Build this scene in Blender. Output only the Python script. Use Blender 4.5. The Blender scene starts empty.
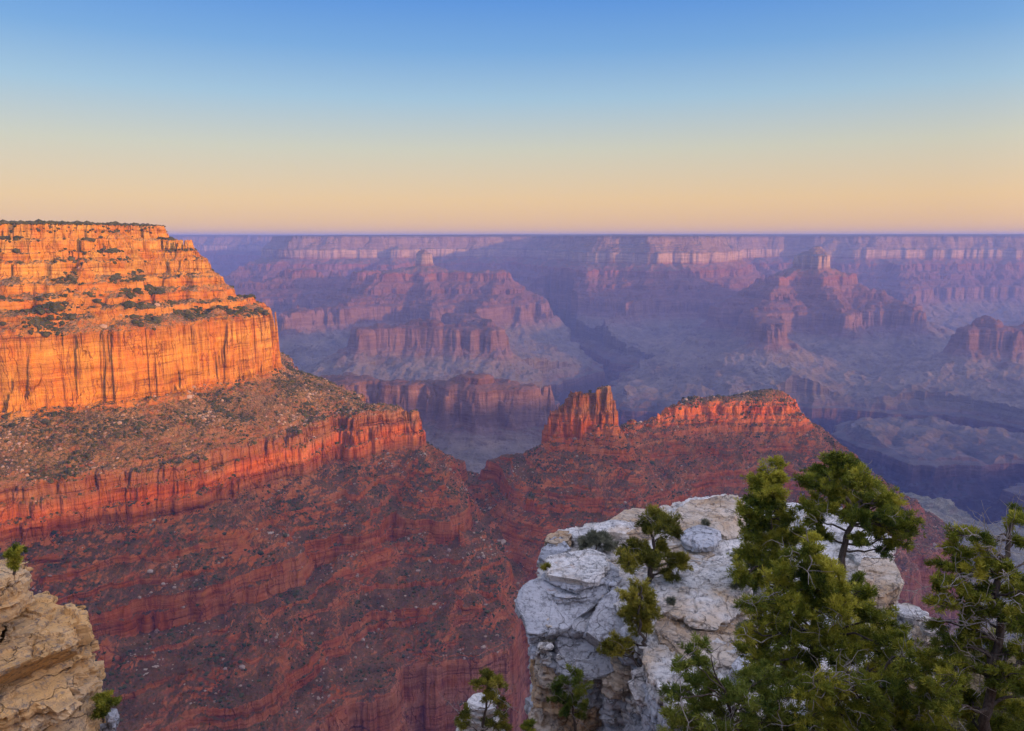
# Desert canyon at low sun, seen from the rim.
QUALITY = (1700, 1600)
SUNAZ, SUNEL, SUNPOW, SUNCOL = 54.0, 6.8, 4.1, (1.0, .44, .08)
HAZED, HAZECOL = 7.4e-5, (.25, .38, .98)
EXPO = 0.9
SKYK = 5.9
SKYRAMP = [(0.0, (150, 110, 120)), (.035, (186, 148, 150)), (.050, (218, 173, 140)), (.060, (226, 181, 138)), (.097, (230, 192, 143)), (.16, (203, 199, 178)), (.221, (160, 190, 210)), (.278, (118, 165, 214)), (.332, (90, 145, 214)), (.5, (125, 150, 200)), (1.0, (165, 160, 172))]
import bpy, math, random
import numpy as np
from mathutils import Vector

SC = bpy.context.scene
COL = SC.collection
F = 740.0                      # focal length in pixels at 1024 wide
PITCH = math.radians(9.9)
R2 = np.float32

def ray(px, py):
    cx = (px-512.0)/F; cy = (365.5-py)/F
    return cx, math.cos(PITCH)+math.sin(PITCH)*cy, -math.sin(PITCH)+math.cos(PITCH)*cy
def at_z(px, py, z):
    a, b, c = ray(px, py); t = z/c
    return a*t, b*t
def at_y(px, py, y):
    a, b, c = ray(px, py); t = y/b
    return Vector((a*t, y, c*t))

# ------------------------------------------------------------------ noise
_rng = np.random.RandomState(7)
_P = _rng.permutation(256).astype(np.int32); _P = np.concatenate([_P, _P, _P])
_ang = _rng.rand(256)*2*np.pi
_GX = np.cos(_ang).astype(R2); _GY = np.sin(_ang).astype(R2)
_G3 = _rng.normal(size=(256, 3)); _G3 = (_G3/np.linalg.norm(_G3, axis=1)[:, None]).astype(R2)
def gn(x, y, seed=0):
    x = np.asarray(x)+seed*17.31; y = np.asarray(y)-seed*9.77
    xi = np.floor(x); yi = np.floor(y)
    fx = (x-xi).astype(R2); fy = (y-yi).astype(R2)
    xi = xi.astype(np.int32) & 255; yi = yi.astype(np.int32) & 255
    u = fx*fx*fx*(fx*(fx*6-15)+10); v = fy*fy*fy*(fy*(fy*6-15)+10)
    a = _P[xi]+yi; b = _P[xi+1]+yi
    h00 = _P[a]; h01 = _P[a+1]; h10 = _P[b]; h11 = _P[b+1]
    n00 = _GX[h00]*fx+_GY[h00]*fy
    n10 = _GX[h10]*(fx-1)+_GY[h10]*fy
    n01 = _GX[h01]*fx+_GY[h01]*(fy-1)
    n11 = _GX[h11]*(fx-1)+_GY[h11]*(fy-1)
    nx0 = n00+u*(n10-n00); nx1 = n01+u*(n11-n01)
    return (nx0+v*(nx1-nx0))*1.5
def fbm(x, y, lam, octv=4, seed=0, gain=.5):
    s = 0; a = 1.0; t = 0
    for i in range(octv):
        s = s+a*gn(x/lam, y/lam, seed+i); t += a; a *= gain; lam = lam*.47
    return s/t
def ridged(x, y, lam, octv=3, seed=0):
    s = 0; a = 1.0; t = 0
    for i in range(octv):
        s = s+a*(1-2*np.abs(gn(x/lam, y/lam, seed+i))); t += a; a *= .5; lam = lam*.45
    return s/t
def gn3(p, seed=0):
    p = p+seed*13.7
    i = np.floor(p); f = (p-i).astype(R2); i = i.astype(np.int32) & 255
    w = f*f*f*(f*(f*6-15)+10)
    r = 0
    for dx in (0, 1):
        wx = w[:, 0] if dx else 1-w[:, 0]
        for dy in (0, 1):
            wy = w[:, 1] if dy else 1-w[:, 1]
            for dz in (0, 1):
                wz = w[:, 2] if dz else 1-w[:, 2]
                h = _P[_P[_P[i[:, 0]+dx]+i[:, 1]+dy]+i[:, 2]+dz]
                g = _G3[h]
                r = r+wx*wy*wz*(g[:, 0]*(f[:, 0]-dx)+g[:, 1]*(f[:, 1]-dy)+g[:, 2]*(f[:, 2]-dz))
    return r*1.5
def fbm3(p, lam, octv=4, seed=0):
    s = 0; a = 1.0; t = 0
    for i in range(octv):
        s = s+a*gn3(p/lam, seed+i); t += a; a *= .5; lam *= .48
    return s/t
def sstep(a, b, x):
    t = np.clip((x-a)/(b-a), 0, 1); return t*t*(3-2*t)

# ------------------------------------------------------------------ strata profile: distance out from the rim -> height
SM = [(-4000, 40), (-300, 8), (0, 0), (60, -95), (150, -170), (153, -174), (164, -282), (312, -366), (320, -380), (332, -418), (640, -622), (648, -632), (682, -785),
      (760, -835), (1000, -915), (1400, -985), (2000, -1030), (2600, -1062), (9000, -1090)]
ST = [(-4000, 40), (-300, 8), (0, 0), (4, -22), (15, -28), (18, -45), (24, -48), (26, -58), (38, -66), (42, -84), (66, -98), (69, -110), (90, -122), (93, -136), (112, -144), (114, -154), (148, -170), (152, -174),
      (159, -282), (235, -320), (300, -350), (311, -357), (314, -373), (321, -378), (323, -396), (332, -401), (334, -421), (395, -452), (397, -461), (425, -474), (427, -481), (452, -490), (455, -508), (458, -510), (461, -534),
      (500, -541), (502, -547), (535, -560), (537, -568), (575, -582), (578, -596), (582, -598), (585, -609), (638, -626), (644, -632), (648, -690), (656, -696), (662, -788),
      (720, -818), (726, -832), (1000, -915), (1400, -985), (2000, -1030), (2600, -1062), (9000, -1090)]
GE = [(0, 0), (60, -95), (150, -170), (164, -282), (235, -320), (300, -352), (311, -364), (316, -378), (345, -396), (350, -408), (440, -470), (446, -482), (560, -560), (640, -622), (650, -632), (682, -785), (760, -835), (1000, -915), (9000, -1090)]
GEx, GEy = map(np.array, zip(*GE))
FA = [(0, 0), (560, -580), (640, -622), (650, -632), (672, -735), (740, -790), (860, -860), (1050, -920), (1400, -985), (2000, -1030), (2600, -1062), (9000, -1090)]
FAx, FAy = map(np.array, zip(*FA))
SMx, SMy = map(np.array, zip(*SM)); STx, STy = map(np.array, zip(*ST))

def Z(px, py, z): return at_z(px, py, z)
FEAT = []
def line(region, *pts): FEAT.append((region, 'line', pts))      # pts: (x, y, offset, radius)
def poly(region, off, *pts): FEAT.append((region, 'poly', pts, off))
RIM, COC, SUP, RED, TON = 0, 150, 333, 645, 1150

# 0 mesa on the left and the rim it belongs to (runs round behind the camera)
poly(0, 0, (-3500, 1500), (-1500, 1750), (-1020, 1330), (-905, 1262), (-800, 1262), (-735, 1300), (-700, 1400), (-680, 1470), (-760, 1560), (-900, 1900),
     (-1500, 2500), (-3500, 3000))
poly(0, 0, (-3500, 1500), (-1500, 1500), (-1400, 900), (-1250, 300), (-900, -150), (-400, -300), (-120, -60), (-18, 2), (16, 2), (60, 6),
     (280, -20), (420, -400), (850, -950), (1750, -1050), (2420, -480), (3900, -320), (7000, -400), (6000, -6000), (-6000, -6000), (-6000, 1500))  # unseen rim behind the camera, outlined to cast shade over the lower slopes
line(0, (-698, 1440, 4, 45), (-655, 1452, 28, 40), (-605, 1460, 80, 34), (-575, 1460, 118, 24))
line(0, (-585, 1480, 128, 40), (-495, 1450, 190, 10), (-330, 1440, 262, 8), (-193, 1440, 326, 12))
line(0, (-193, 1440, 333, 5), (-150, 1300, 380, 8), (-130, 1230, 440, 10))
line(0, (-300, 1400, 300, 8), (-285, 1230, 400, 10), (-255, 1190, 500, 8))
line(0, (-600, 1120, 270, 5), (-500, 1000, 380, 5))
# 1 ridge with the rock fin
line(1, (-193, 1440, 335, 5), (-93, 1590, 450, 5), (70, 1560, 380, 8), (110, 1520, 334, 8))
line(1, (105, 1520, 316, 16), (190, 1510, 312, 16))
line(1, (190, 1510, 335, 10), (270, 1600, 335, 15), (410, 1690, 298, 16), (630, 1720, 292, 18))
line(1, (630, 1720, 300, 20), (720, 1750, 400, 20), (890, 1790, 600, 25))
line(1, (420, 1640, 380, 10), (330, 1480, 440, 5), (300, 1300, 520, 5))
line(1, (600, 1690, 345, 30), (620, 1480, 470, 10), (560, 1250, 580, 10))
# 2 near pink butte of the middle distance
line(2, (-1300, 3300, RED, 150), (-620, 3150, 630, 60), (-330, 3110, 622, 60), (-125, 3080, 560, 30), (60, 3060, 620, 45), (150, 3090, 645, 20))
# 3 mesa with grey slopes
line(3, (-950, 5050, 610, 90), (-600, 5100, 600, 90), (-220, 5060, 590, 90))
line(3, (-230, 5060, 640, 50), (-200, 5400, 630, 60), (-420, 5900, 600, 100))
line(3, (-200, 5040, 700, 10), (0, 4900, 900, 5), (180, 4850, 1080, 5))
line(3, (-850, 5050, 690, 10), (-900, 4700, 950, 5))
# 4 big butte behind it
line(4, (-1850, 7400, 560, 80), (-1450, 7300, 300, 80), (-900, 7350, 170, 30), (-600, 7300, 280, 90), (-200, 7250, 290, 130), (100, 7150, 520, 60), (260, 7050, 620, 50))
line(4, (-880, 7350, 70, 12), (-860, 7350, 70, 12))
line(4, (-880, 7350, 90, 40), (-750, 6900, 400, 40), (-650, 6400, 640, 60))
line(4, (-880, 7350, 90, 40), (-1300, 6950, 400, 40), (-1500, 6500, 640, 60))
line(4, (-200, 7250, 330, 60), (100, 6800, 620, 50))
line(4, (-2700, 7800, 420, 100), (-2150, 7900, 300, 50), (-1900, 8000, 350, 60))
line(4, (-1350, 7300, 480, 60), (-1700, 6500, 640, 80), (-1900, 6100, 660, 50))
line(4, (-200, 7250, 500, 60), (-350, 6500, 640, 60))
# 5 pyramid temple on the right
line(5, (2700, 6900, 25, 12), (2720, 6900, 25, 12))
line(5, (2712, 6900, 60, 30), (2320, 6800, 330, 30), (1850, 6600, 620, 50))
line(5, (2712, 6900, 60, 30), (3120, 6950, 300, 60), (3700, 6800, 620, 70))
line(5, (2712, 6900, 60, 30), (2720, 6450, 350, 30), (2700, 5950, 630, 50))
line(5, (2712, 6900, 100, 30), (2300, 6400, 400, 30), (2050, 6050, 620, 50), (1850, 5300, 635, 50))
line(5, (2712, 6900, 100, 30), (3150, 6450, 420, 30), (3400, 6150, 630, 50))
line(5, (2000, 5700, 740, 40), (1500, 6000, 820, 40), (1350, 6300, 900, 30))
line(5, (1850, 5250, 770, 20), (1900, 4800, 900, 10), (1850, 4500, 1040, 10))
# 6 flat butte at the right edge
line(6, (3290, 5060, 470, 10), (3180, 5050, 580, 20))
line(6, (3150, 5050, 600, 40), (3500, 5050, 610, 80), (4600, 5300, 560, 150))
line(6, (3150, 5000, 680, 20), (2750, 4850, 900, 10), (2450, 4700, 1080, 10))
line(6, (3300, 4950, 700, 20), (3300, 4500, 960, 10), (3100, 4150, 1100, 10))
line(6, (3900, 5000, 700, 40), (4000, 4300, 1000, 20), (3700, 3700, 1130, 20))
# 7 far rim
poly(7, 0, (-60000, 26000), (-9000, 15500), (-5000, 14500), (-4200, 14000), (-3300, 10600), (-2900, 9750), (-2000, 9900), (-900, 10300), (300, 10600), (700, 8900), (900, 8250), (1500, 7950),
     (2100, 8150), (2500, 9000), (3000, 10300), (3800, 10400), (4600, 9800), (6000, 9900), (9000, 9500), (16000, 9000), (60000, 20000), (60000, 60000), (-60000, 60000))
line(7, (1500, 8000, 200, 80), (1350, 7500, 450, 60), (1100, 7200, 640, 60), (900, 6900, 680, 40))
line(7, (2100, 8100, 250, 60), (2100, 7500, 640, 60))
line(7, (3300, 10400, 60, 60), (3500, 9300, 500, 80), (3700, 8600, 640, 60))
line(7, (4900, 9700, 150, 60), (4800, 8800, 560, 80), (4300, 8200, 650, 60))
line(7, (-1500, 9900, 100, 60), (-1600, 9000, 400, 80), (-1500, 8400, 640, 60))
line(7, (-300, 10200, 150, 60), (-100, 9200, 500, 80), (150, 8400, 640, 60))
line(7, (-3300, 10600, 60, 60), (-3500, 9400, 420, 80), (-3000, 8600, 640, 80))
line(7, (-6000, 10000, 500, 100), (-4300, 9300, 560, 80), (-3600, 8300, 655, 60))
RIVER = [(-3500, 5200), (-2300, 4750), (-1500, 4350), (-700, 4180), (50, 4050), (420, 4450), (900, 4080), (1350, 3900), (1560, 3450), (1800, 3150), (1900, 2750), (2350, 2450), (3500, 2300), (6000, 2700)]
TRIBS = [[(420, 4450), (520, 5500), (900, 5900), (750, 6700), (500, 7600), (350, 8600)],
         [(1350, 3900), (1900, 4350), (2500, 4250), (2900, 3800), (3500, 3500), (4800, 3400)],
         [(1560, 3450), (1250, 3000), (1000, 2600)], 
         [(1800, 3150), (2300, 3250), (2700, 2950), (3300, 2900)],
         [(1560, 3450), (1500, 3200)]]

RAVINE = [(-75, 1520), (-40, 1400), (10, 1290), (45, 1190), (70, 1080), (80, 950)]
def seg(x, y, ax, ay, bx, by):
    dx, dy = bx-ax, by-ay; L = dx*dx+dy*dy+1e-9
    t = np.clip(((x-ax)*dx+(y-ay)*dy)/L, 0, 1)
    return t, np.hypot(x-(ax+t*dx), y-(ay+t*dy))
def H(x, y, want_region=False):
    x = np.asarray(x, dtype=R2); y = np.asarray(y, dtype=R2)
    rr = np.hypot(x, y)
    fa = sstep(1900, 4200, rr).astype(R2)          # shapes grow coarser with distance from the photographed side
    near0 = sstep(60, 500, rr).astype(R2)                      # calm right under the camera
    wx = x+near0*(fbm(x, y, 700, 3, 31)*150*fa).astype(R2)+fbm(x, y, 260, 3, 61)*26*(1-fa)*near0
    wy = y+near0*(fbm(x, y, 700, 3, 41)*150*fa).astype(R2)+fbm(x, y, 260, 3, 71)*26*(1-fa)*near0
    best = np.full(x.shape, 1e9, R2); reg = np.zeros(x.shape, np.int8)
    for f in FEAT:
        if f[1] == 'line':
            pts = f[2]; d = np.full(x.shape, 1e9, R2)
            for a, b in zip(pts[:-1], pts[1:]):
                t, ds = seg(wx, wy, a[0], a[1], b[0], b[1])
                d = np.minimum(d, a[2]+t*(b[2]-a[2])+np.maximum(0, ds-(a[3]+t*(b[3]-a[3]))))
        else:
            pts = f[2]; dmin = np.full(x.shape, 1e9, R2); ins = np.zeros(x.shape, bool)
            n = len(pts)
            for i in range(n):
                ax, ay = pts[i]; bx, by = pts[(i+1) % n]
                t, ds = seg(wx, wy, ax, ay, bx, by); dmin = np.minimum(dmin, ds)
                c = ((ay > wy) != (by > wy)) & (wx < (bx-ax)*(wy-ay)/((by-ay)+1e-9)+ax)
                ins ^= c
            d = np.where(ins, -dmin, dmin)+f[3]
        m = d < best
        best = np.where(m, d, best); reg = np.where(m, f[0], reg).astype(np.int8)
    amp1 = (22+62*fa)
    d = best+near0*(amp1*(ridged(x, y, 420, 3, 3)-.45)+(19+24*fa)*(ridged(x, y, 130, 3, 5)-.45)*sstep(60, 300, best))
    d = d+near0*((4+6*fa)*fbm(x, y, 60, 2, 9)+7*(1-fa)*(ridged(x, y, 46, 2, 11)-.5))
    jt = np.abs(gn(x/17, y/17, 21)); jt2 = np.abs(gn(x/7, y/7, 23))
    d = d+near0*(1-fa)*((jt-.25)*5+(jt2-.25)*2.2)
    # drainage falling from the saddle, and ravines between the spurs
    rv = np.full(x.shape, 1e9, R2)
    for a, b in zip(RAVINE[:-1], RAVINE[1:]): rv = np.minimum(rv, seg(x+14*gn(x/60, y/60, 141), y, a[0], a[1], b[0], b[1])[1])
    d = d+70*np.exp(-(rv/46)**2)*(1-fa)
    d = d+(1-fa)*near0*sstep(325, 370, d)*30*(ridged(x, y, 185, 3, 143)-.42)
    # jointed buttresses along the cliff bands
    wc = np.where(best > 500, .35, np.where(reg == 1, .4, 1.0))*np.maximum(np.maximum(sstep(-8, 0, d)*(1-sstep(48, 60, d)), sstep(135, 146, d)*(1-sstep(172, 182, d))), np.maximum(sstep(296, 308, d)*(1-sstep(336, 346, d)), sstep(628, 640, d)*(1-sstep(668, 680, d))))
    d = d+(1-fa)*near0*wc*(4.5*np.floor(2.6*gn(x/26+.3*gn(x/9, y/9, 121), y/26, 119))+(1.8-1.2*sstep(500, 620, d))*np.floor(2.4*gn(x/9, y/9, 123)))
    # gullies and broken beds on the upper cliffs
    up = (1-fa)*near0*sstep(-5, 20, d)*(1-sstep(140, 175, d))
    d = d+up*(15*fbm(x, y, 150, 3, 101)+26*(ridged(x, y, 95, 2, 103)-.5)*sstep(10, 60, d)*(1-.75*sstep(120, 150, d)))
    # inner gorge and side streams cut the platform
    g = np.full(x.shape, 1e9, R2)
    for a, b in zip(RIVER[:-1], RIVER[1:]):
        g = np.minimum(g, seg(wx, wy, a[0], a[1], b[0], b[1])[1])
    for T in TRIBS:
        n = len(T)
        for i, (a, b) in enumerate(zip(T[:-1], T[1:])):
            t, ds = seg(wx, wy, a[0], a[1], b[0], b[1])
            g = np.minimum(g, ds+60+(i+t)/n*300)
    g = g+115*(ridged(x, y, 520, 4, 91)-.25)+18*ridged(x, y, 110, 3, 93)
    gz = np.interp(g, [0, 30, 60, 290, 300, 350, 430, 480], [-1425, -1425, -1400, -1125, -1070, -1058, -1000, 300])
    soft = sstep(-.1, .4, fbm(x, y, 120, 3, 15))*(.85-.35*fa)
    bold = np.maximum(sstep(296, 306, d)*(1-sstep(336, 346, d)), sstep(442, 450, d)*(1-sstep(466, 476, d)))
    soft = np.where((fa < .5) & (d > 290) & (d < 630), np.clip(np.where(bold > .5, soft*.45, soft*1.25+.12), 0, 1), soft)
    lw = fbm(x, y, 240, 2, 19)*14                       # ledges thicken and thin
    zf_ = np.interp(d, FAx, FAy)
    z = np.interp(d+lw*sstep(300, 360, d)*(1-sstep(560, 620, d)), STx, STy)*(1-soft)+np.interp(d, SMx, SMy)*soft
    gw = .8*np.where(reg == 1, sstep(-60, 80, x), 0); z = z*(1-gw)+np.interp(d, GEx, GEy)*gw
    z = z*(1-.75*fa*sstep(560, 640, d))+zf_*.75*fa*sstep(560, 640, d)
    rough = (2.4*fbm(x, y, 38, 3, 25)+1.3*gn(x/7, y/7, 26)+.8*gn(x/3.3, y/3.3, 28))*(1-fa)+fa*6*fbm(x, y, 120, 3, 27)
    z = z+near0*rough*sstep(-40, 20, d)
    z = z+sstep(1100, 1500, d)*(22*fbm(x, y, 800, 4, 29)+(np.abs(gn(x/330, y/330, 131))-.3)*60+(np.abs(gn(x/120, y/120, 133))-.3)*16)*fa
    z = z+sstep(1700, 2900, rr)*sstep(690, 950, d)*(1-.55*sstep(1300, 2200, d))*((ridged(x, y, 520, 4, 33)-.5)*55+(ridged(x, y, 150, 3, 35)-.5)*22)
    z = np.minimum(z, np.maximum(gz, -1425))
    z = z-24*sstep(-60, 80, x)*(1-sstep(600, 900, d))*np.where((reg == 1), 1, 0)
    z = z+np.where((reg == 0) & (y > 700), 20*(1-sstep(200, 500, d)), 0)
    # rock fin on the ridge crest
    t, ds = seg(x+5*gn(x/16, y/16, 77), y+5*gn(x/14, y/14, 78), 92, 1520, 196, 1512)
    tq = t+.03*gn(x/6, y/6, 80)
    top = np.interp(tq, [0, .06, .07, .17, .19, .30, .32, .5, .52, .78, .80, 1], [-362, -360, -352, -350, -334, -331, -324, -321, -327, -322, -314, -309])
    top = top+3*np.floor(2*gn(x/8, y/8, 81))
    cut = np.maximum(0, ds-11-3*np.floor(2.5*gn(x/11, y/11, 79))-5*jt2)
    zf = top-np.interp(cut, [0, .3, 3, 3.5, 7, 7.5, 14, 60], [0, 11, 14, 26, 29, 42, 52, 2000])
    z = np.maximum(z, zf)
    # the camera stands on the rim; ground falls from its feet
    z = z-2.2*(1-sstep(20, 400, rr))
    z = z+np.where((y < 10) & (rr < 1200), 26*sstep(10, 110, -y)*sstep(0, 60, -best), 0)  # unseen ground behind, raised to keep the foreground in shade
    # bench below the viewpoint where the pines root
    t, ds = seg(x, y, 8.0, -2.0, 9.5, 12.5)
    bn = -10.9+.5*gn(x/3.1, y/3.1, 111)+.25*gn(x/1.1, y/1.1, 112)-np.maximum(0, ds-6.0)*3.2
    z = np.where(rr < 60, np.maximum(z, bn), z)
    t, ds = seg(x, y, -14.0, -3.0, -12.5, 9.0)
    bn = -7.5+.5*gn(x/3.1, y/3.1, 113)-np.maximum(0, ds-3.5)*3.2
    z = np.where((rr < 60) & (y > 1), np.maximum(z, bn), z)
    if want_region:
        deep = (z < -985) & (reg < 7)
        reg = np.where(z < -1000, 8, reg).astype(np.int8)
        return z, reg, d
    return z

def chunked(fn, x, y, n=400000):
    xs = x.ravel(); ys = y.ravel(); outs = None
    for i in range(0, xs.size, n):
        r = fn(xs[i:i+n], ys[i:i+n])
        r = r if isinstance(r, tuple) else (r,)
        if outs is None: outs = [[] for _ in r]
        for o, v in zip(outs, r): o.append(v)
    outs = [np.concatenate(o).reshape(x.shape) for o in outs]
    return outs if len(outs) > 1 else outs[0]

# ------------------------------------------------------------------ object helpers
def tag(o, label=None, cat=None, group=None, kind=None):
    if label: o['label'] = label
    if cat: o['category'] = cat
    if group: o['group'] = group
    if kind: o['kind'] = kind
    return o
def mesh_np(name, V, faces, mat=None, parent=None, smooth=False, attr=None):
    """faces: (n,k) array"""
    me = bpy.data.meshes.new(name)
    n, k = faces.shape
    me.vertices.add(len(V)); me.vertices.foreach_set('co', np.asarray(V, dtype=R2).ravel())
    me.loops.add(n*k); me.loops.foreach_set('vertex_index', faces.astype(np.int32).ravel())
    me.polygons.add(n); me.polygons.foreach_set('loop_start', (np.arange(n)*k).astype(np.int32))
    me.polygons.foreach_set('use_smooth', np.full(n, smooth, dtype=bool))
    me.update(calc_edges=True)
    if attr is not None:
        for an, av in attr.items():
            a = me.attributes.new(an, 'FLOAT', 'POINT'); a.data.foreach_set('value', np.asarray(av, dtype=R2))
    if mat: me.materials.append(mat)
    o = bpy.data.objects.new(name, me); COL.objects.link(o)
    if parent: o.parent = parent
    return o
def empty(name, loc=(0, 0, 0)):
    o = bpy.data.objects.new(name, None); COL.objects.link(o); o.location = loc
    o.empty_display_size = .2
    return o

# ------------------------------------------------------------------ node helpers
class NT:
    def __init__(s, mat): s.t = mat.node_tree; s.n = s.t.nodes
    def new(s, typ, **kw):
        n = s.n.new(typ)
        for k, v in kw.items():
            if k in ('inp',):
                for kk, vv in v.items():
                    if hasattr(vv, 'is_output') or isinstance(vv, bpy.types.NodeSocket): s.t.links.new(vv, n.inputs[kk])
                    else: n.inputs[kk].default_value = vv
            else: setattr(n, k, v)
        return n
    def math(s, op, a, b=0.0, c=None, clamp=False):
        d = {0: a, 1: b}
        if c is not None: d[2] = c
        n = s.new('ShaderNodeMath', operation=op, inp=d); n.use_clamp = clamp
        return n.outputs[0]
    def mix(s, f, a, b, mode='MIX'):
        n = s.new('ShaderNodeMix', data_type='RGBA', blend_type=mode, inp={0: f, 6: a, 7: b}); n.clamp_factor = True
        return n.outputs[2]
    def noise(s, vec, scale, detail=4, rough=.55, dist=0):
        return s.new('ShaderNodeTexNoise', inp={'Vector': vec, 'Scale': scale, 'Detail': detail, 'Roughness': rough, 'Distortion': dist}).outputs[0]
    def vmul(s, vec, v):
        return s.new('ShaderNodeVectorMath', operation='MULTIPLY', inp={0: vec, 1: v}).outputs[0]
    def ramp(s, fac, stops, interp='LINEAR'):
        n = s.new('ShaderNodeValToRGB', inp={0: fac}); cr = n.color_ramp; cr.interpolation = interp
        while len(cr.elements) > 1: cr.elements.remove(cr.elements[-1])
        cr.elements[0].position = stops[0][0]; cr.elements[0].color = (*stops[0][1], 1) if len(stops[0][1]) == 3 else stops[0][1]
        for p, c in stops[1:]:
            e = cr.elements.new(p); e.color = (*c, 1)
        return n.outputs[0]
    def rng(s, v, a, b, c=0.0, d=1.0, smooth=False):
        n = s.new('ShaderNodeMapRange', inp={0: v, 1: a, 2: b, 3: c, 4: d}); n.clamp = True
        if smooth: n.interpolation_type = 'SMOOTHSTEP'
        return n.outputs[0]
def material(name, rough=.9, spec=.2):
    m = bpy.data.materials.new(name); m.use_nodes = True
    t = NT(m); b = t.n['Principled BSDF']; b.inputs['Roughness'].default_value = rough
    b.inputs['Specular IOR Level'].default_value = spec
    return m, t, b
def link(t, a, b): t.t.links.new(a, b)

# ------------------------------------------------------------------ strata material
def strata_material(name, far):
    m, t, b = material(name, .95, .1)
    g = t.new('ShaderNodeNewGeometry'); pos = g.outputs['Position']
    sep = t.new('ShaderNodeSeparateXYZ', inp={0: pos}); z = sep.outputs[2]
    nz = t.new('ShaderNodeSeparateXYZ', inp={0: g.outputs['Normal']}).outputs[2]
    warp = t.noise(pos, .004 if far else .012, 4)
    zz = t.math('ADD', z, t.math('MULTIPLY', t.math('SUBTRACT', warp, .5), 60.0 if far else 26.0))
    zn = t.math('DIVIDE', t.math('ADD', zz, 1450.0), 1500.0)
    def P(h): return (h+1450)/1500
    cliff = t.ramp(zn, [(0, (.07, .05, .06)), (P(-1140), (.10, .065, .065)), (P(-1115), (.20, .12, .09)), (P(-1060), (.24, .15, .11)), (P(-1040), (.2, .18, .15)),
        (P(-990), (.24, .22, .17)), (P(-850), (.27, .24, .19)), (P(-800), (.30, .22, .17)), (P(-782), (.34, .16, .10)), (P(-640), (.38, .15, .075)), (P(-615), (.36, .12, .05)),
        (P(-500), (.38, .125, .045)), (P(-380), (.47, .15, .045)), (P(-360), (.26, .125, .06)), (P(-290), (.24, .14, .07)), (P(-275), (.34, .15, .05)), (P(-262), (.50, .235, .035)), (P(-175), (.52, .27, .045)),
        (P(-160), (.40, .19, .04)), (P(-90), (.42, .20, .035)), (P(-60), (.46, .25, .05)), (P(30), (.46, .27, .06))])
    slope = t.ramp(zn, [(0, (.06, .05, .055)), (P(-1120), (.11, .085, .08)), (P(-1060), (.20, .19, .15)), (P(-1000), (.24, .23, .17)), (P(-850), (.26, .24, .17)), (P(-790), (.25, .2, .14)),
        (P(-740), (.20, .10, .065)), (P(-600), (.140, .064, .034)), (P(-430), (.15, .070, .036)), (P(-340), (.21, .12, .05)), (P(-270), (.25, .155, .065)), (P(-150), (.24, .155, .075)), (P(30), (.2, .17, .1))])
    # thin beds: noise squashed so that it varies with height
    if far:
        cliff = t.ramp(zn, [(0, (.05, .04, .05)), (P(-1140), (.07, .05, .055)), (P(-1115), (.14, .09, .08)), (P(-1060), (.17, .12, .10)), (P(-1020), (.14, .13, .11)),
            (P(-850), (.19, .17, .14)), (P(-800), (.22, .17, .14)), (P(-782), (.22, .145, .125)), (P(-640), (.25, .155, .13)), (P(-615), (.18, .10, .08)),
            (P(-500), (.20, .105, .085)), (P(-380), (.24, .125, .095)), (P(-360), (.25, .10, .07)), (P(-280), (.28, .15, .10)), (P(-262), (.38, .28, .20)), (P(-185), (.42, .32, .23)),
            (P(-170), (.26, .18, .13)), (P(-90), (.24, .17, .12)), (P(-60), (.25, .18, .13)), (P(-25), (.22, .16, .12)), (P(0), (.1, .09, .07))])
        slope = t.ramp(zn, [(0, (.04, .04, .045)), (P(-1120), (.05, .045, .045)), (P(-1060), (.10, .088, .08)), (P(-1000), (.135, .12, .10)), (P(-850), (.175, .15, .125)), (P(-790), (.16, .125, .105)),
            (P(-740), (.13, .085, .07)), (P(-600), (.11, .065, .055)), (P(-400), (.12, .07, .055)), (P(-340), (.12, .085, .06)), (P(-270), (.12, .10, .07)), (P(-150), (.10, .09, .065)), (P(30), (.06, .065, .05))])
    else:
        big = t.noise(pos, .02, 4, .65)
        cliff = t.mix(t.rng(big, .42, .62, 0, .8), cliff, t.mix(1.0, cliff, (.95, .62, .42, 1), 'MULTIPLY'))
    bed = t.noise(t.vmul(pos, (.004, .004, .11 if not far else .05)), 1.0, 5, .75)
    bed2 = t.noise(t.vmul(pos, (.02, .02, .30)), 1.0, 3, .7)
    bedv = t.math('ADD', t.math('MULTIPLY', bed, .65), t.math('MULTIPLY', bed2, .35 if not far else .1))
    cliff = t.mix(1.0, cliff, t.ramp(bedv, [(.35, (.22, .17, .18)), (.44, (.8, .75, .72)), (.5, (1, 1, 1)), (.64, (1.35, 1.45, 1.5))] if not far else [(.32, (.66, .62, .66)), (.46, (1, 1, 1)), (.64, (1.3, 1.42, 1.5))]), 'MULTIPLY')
    # water streaks and joints run down the faces
    st = t.noise(t.vmul(pos, (.07, .07, .02) if not far else (.008, .008, .004)), 1.0, 5, .7)
    cliff = t.mix(1.0, cliff, t.ramp(st, [(.34, (.66, .56, .50)), (.47, (1, 1, 1)), (.7, (1.15, 1.12, 1.05))]), 'MULTIPLY')
    if not far:
        vor = t.new('ShaderNodeTexVoronoi', feature='DISTANCE_TO_EDGE', inp={'Vector': t.vmul(t.new('ShaderNodeVectorMath', operation='ADD', inp={0: pos, 1: t.new('ShaderNodeVectorMath', operation='SCALE', inp={0: t.new('ShaderNodeTexNoise', inp={'Vector': pos, 'Scale': .05, 'Detail': 4}).outputs[1], 'Scale': 16.0}).outputs[0]}).outputs[0], (.07, .07, .011)), 'Scale': 1.0}).outputs[0]
        crk = t.math('MAXIMUM', t.rng(vor, .0, .03), t.rng(t.noise(pos, .03, 3), .5, .56))
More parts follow.
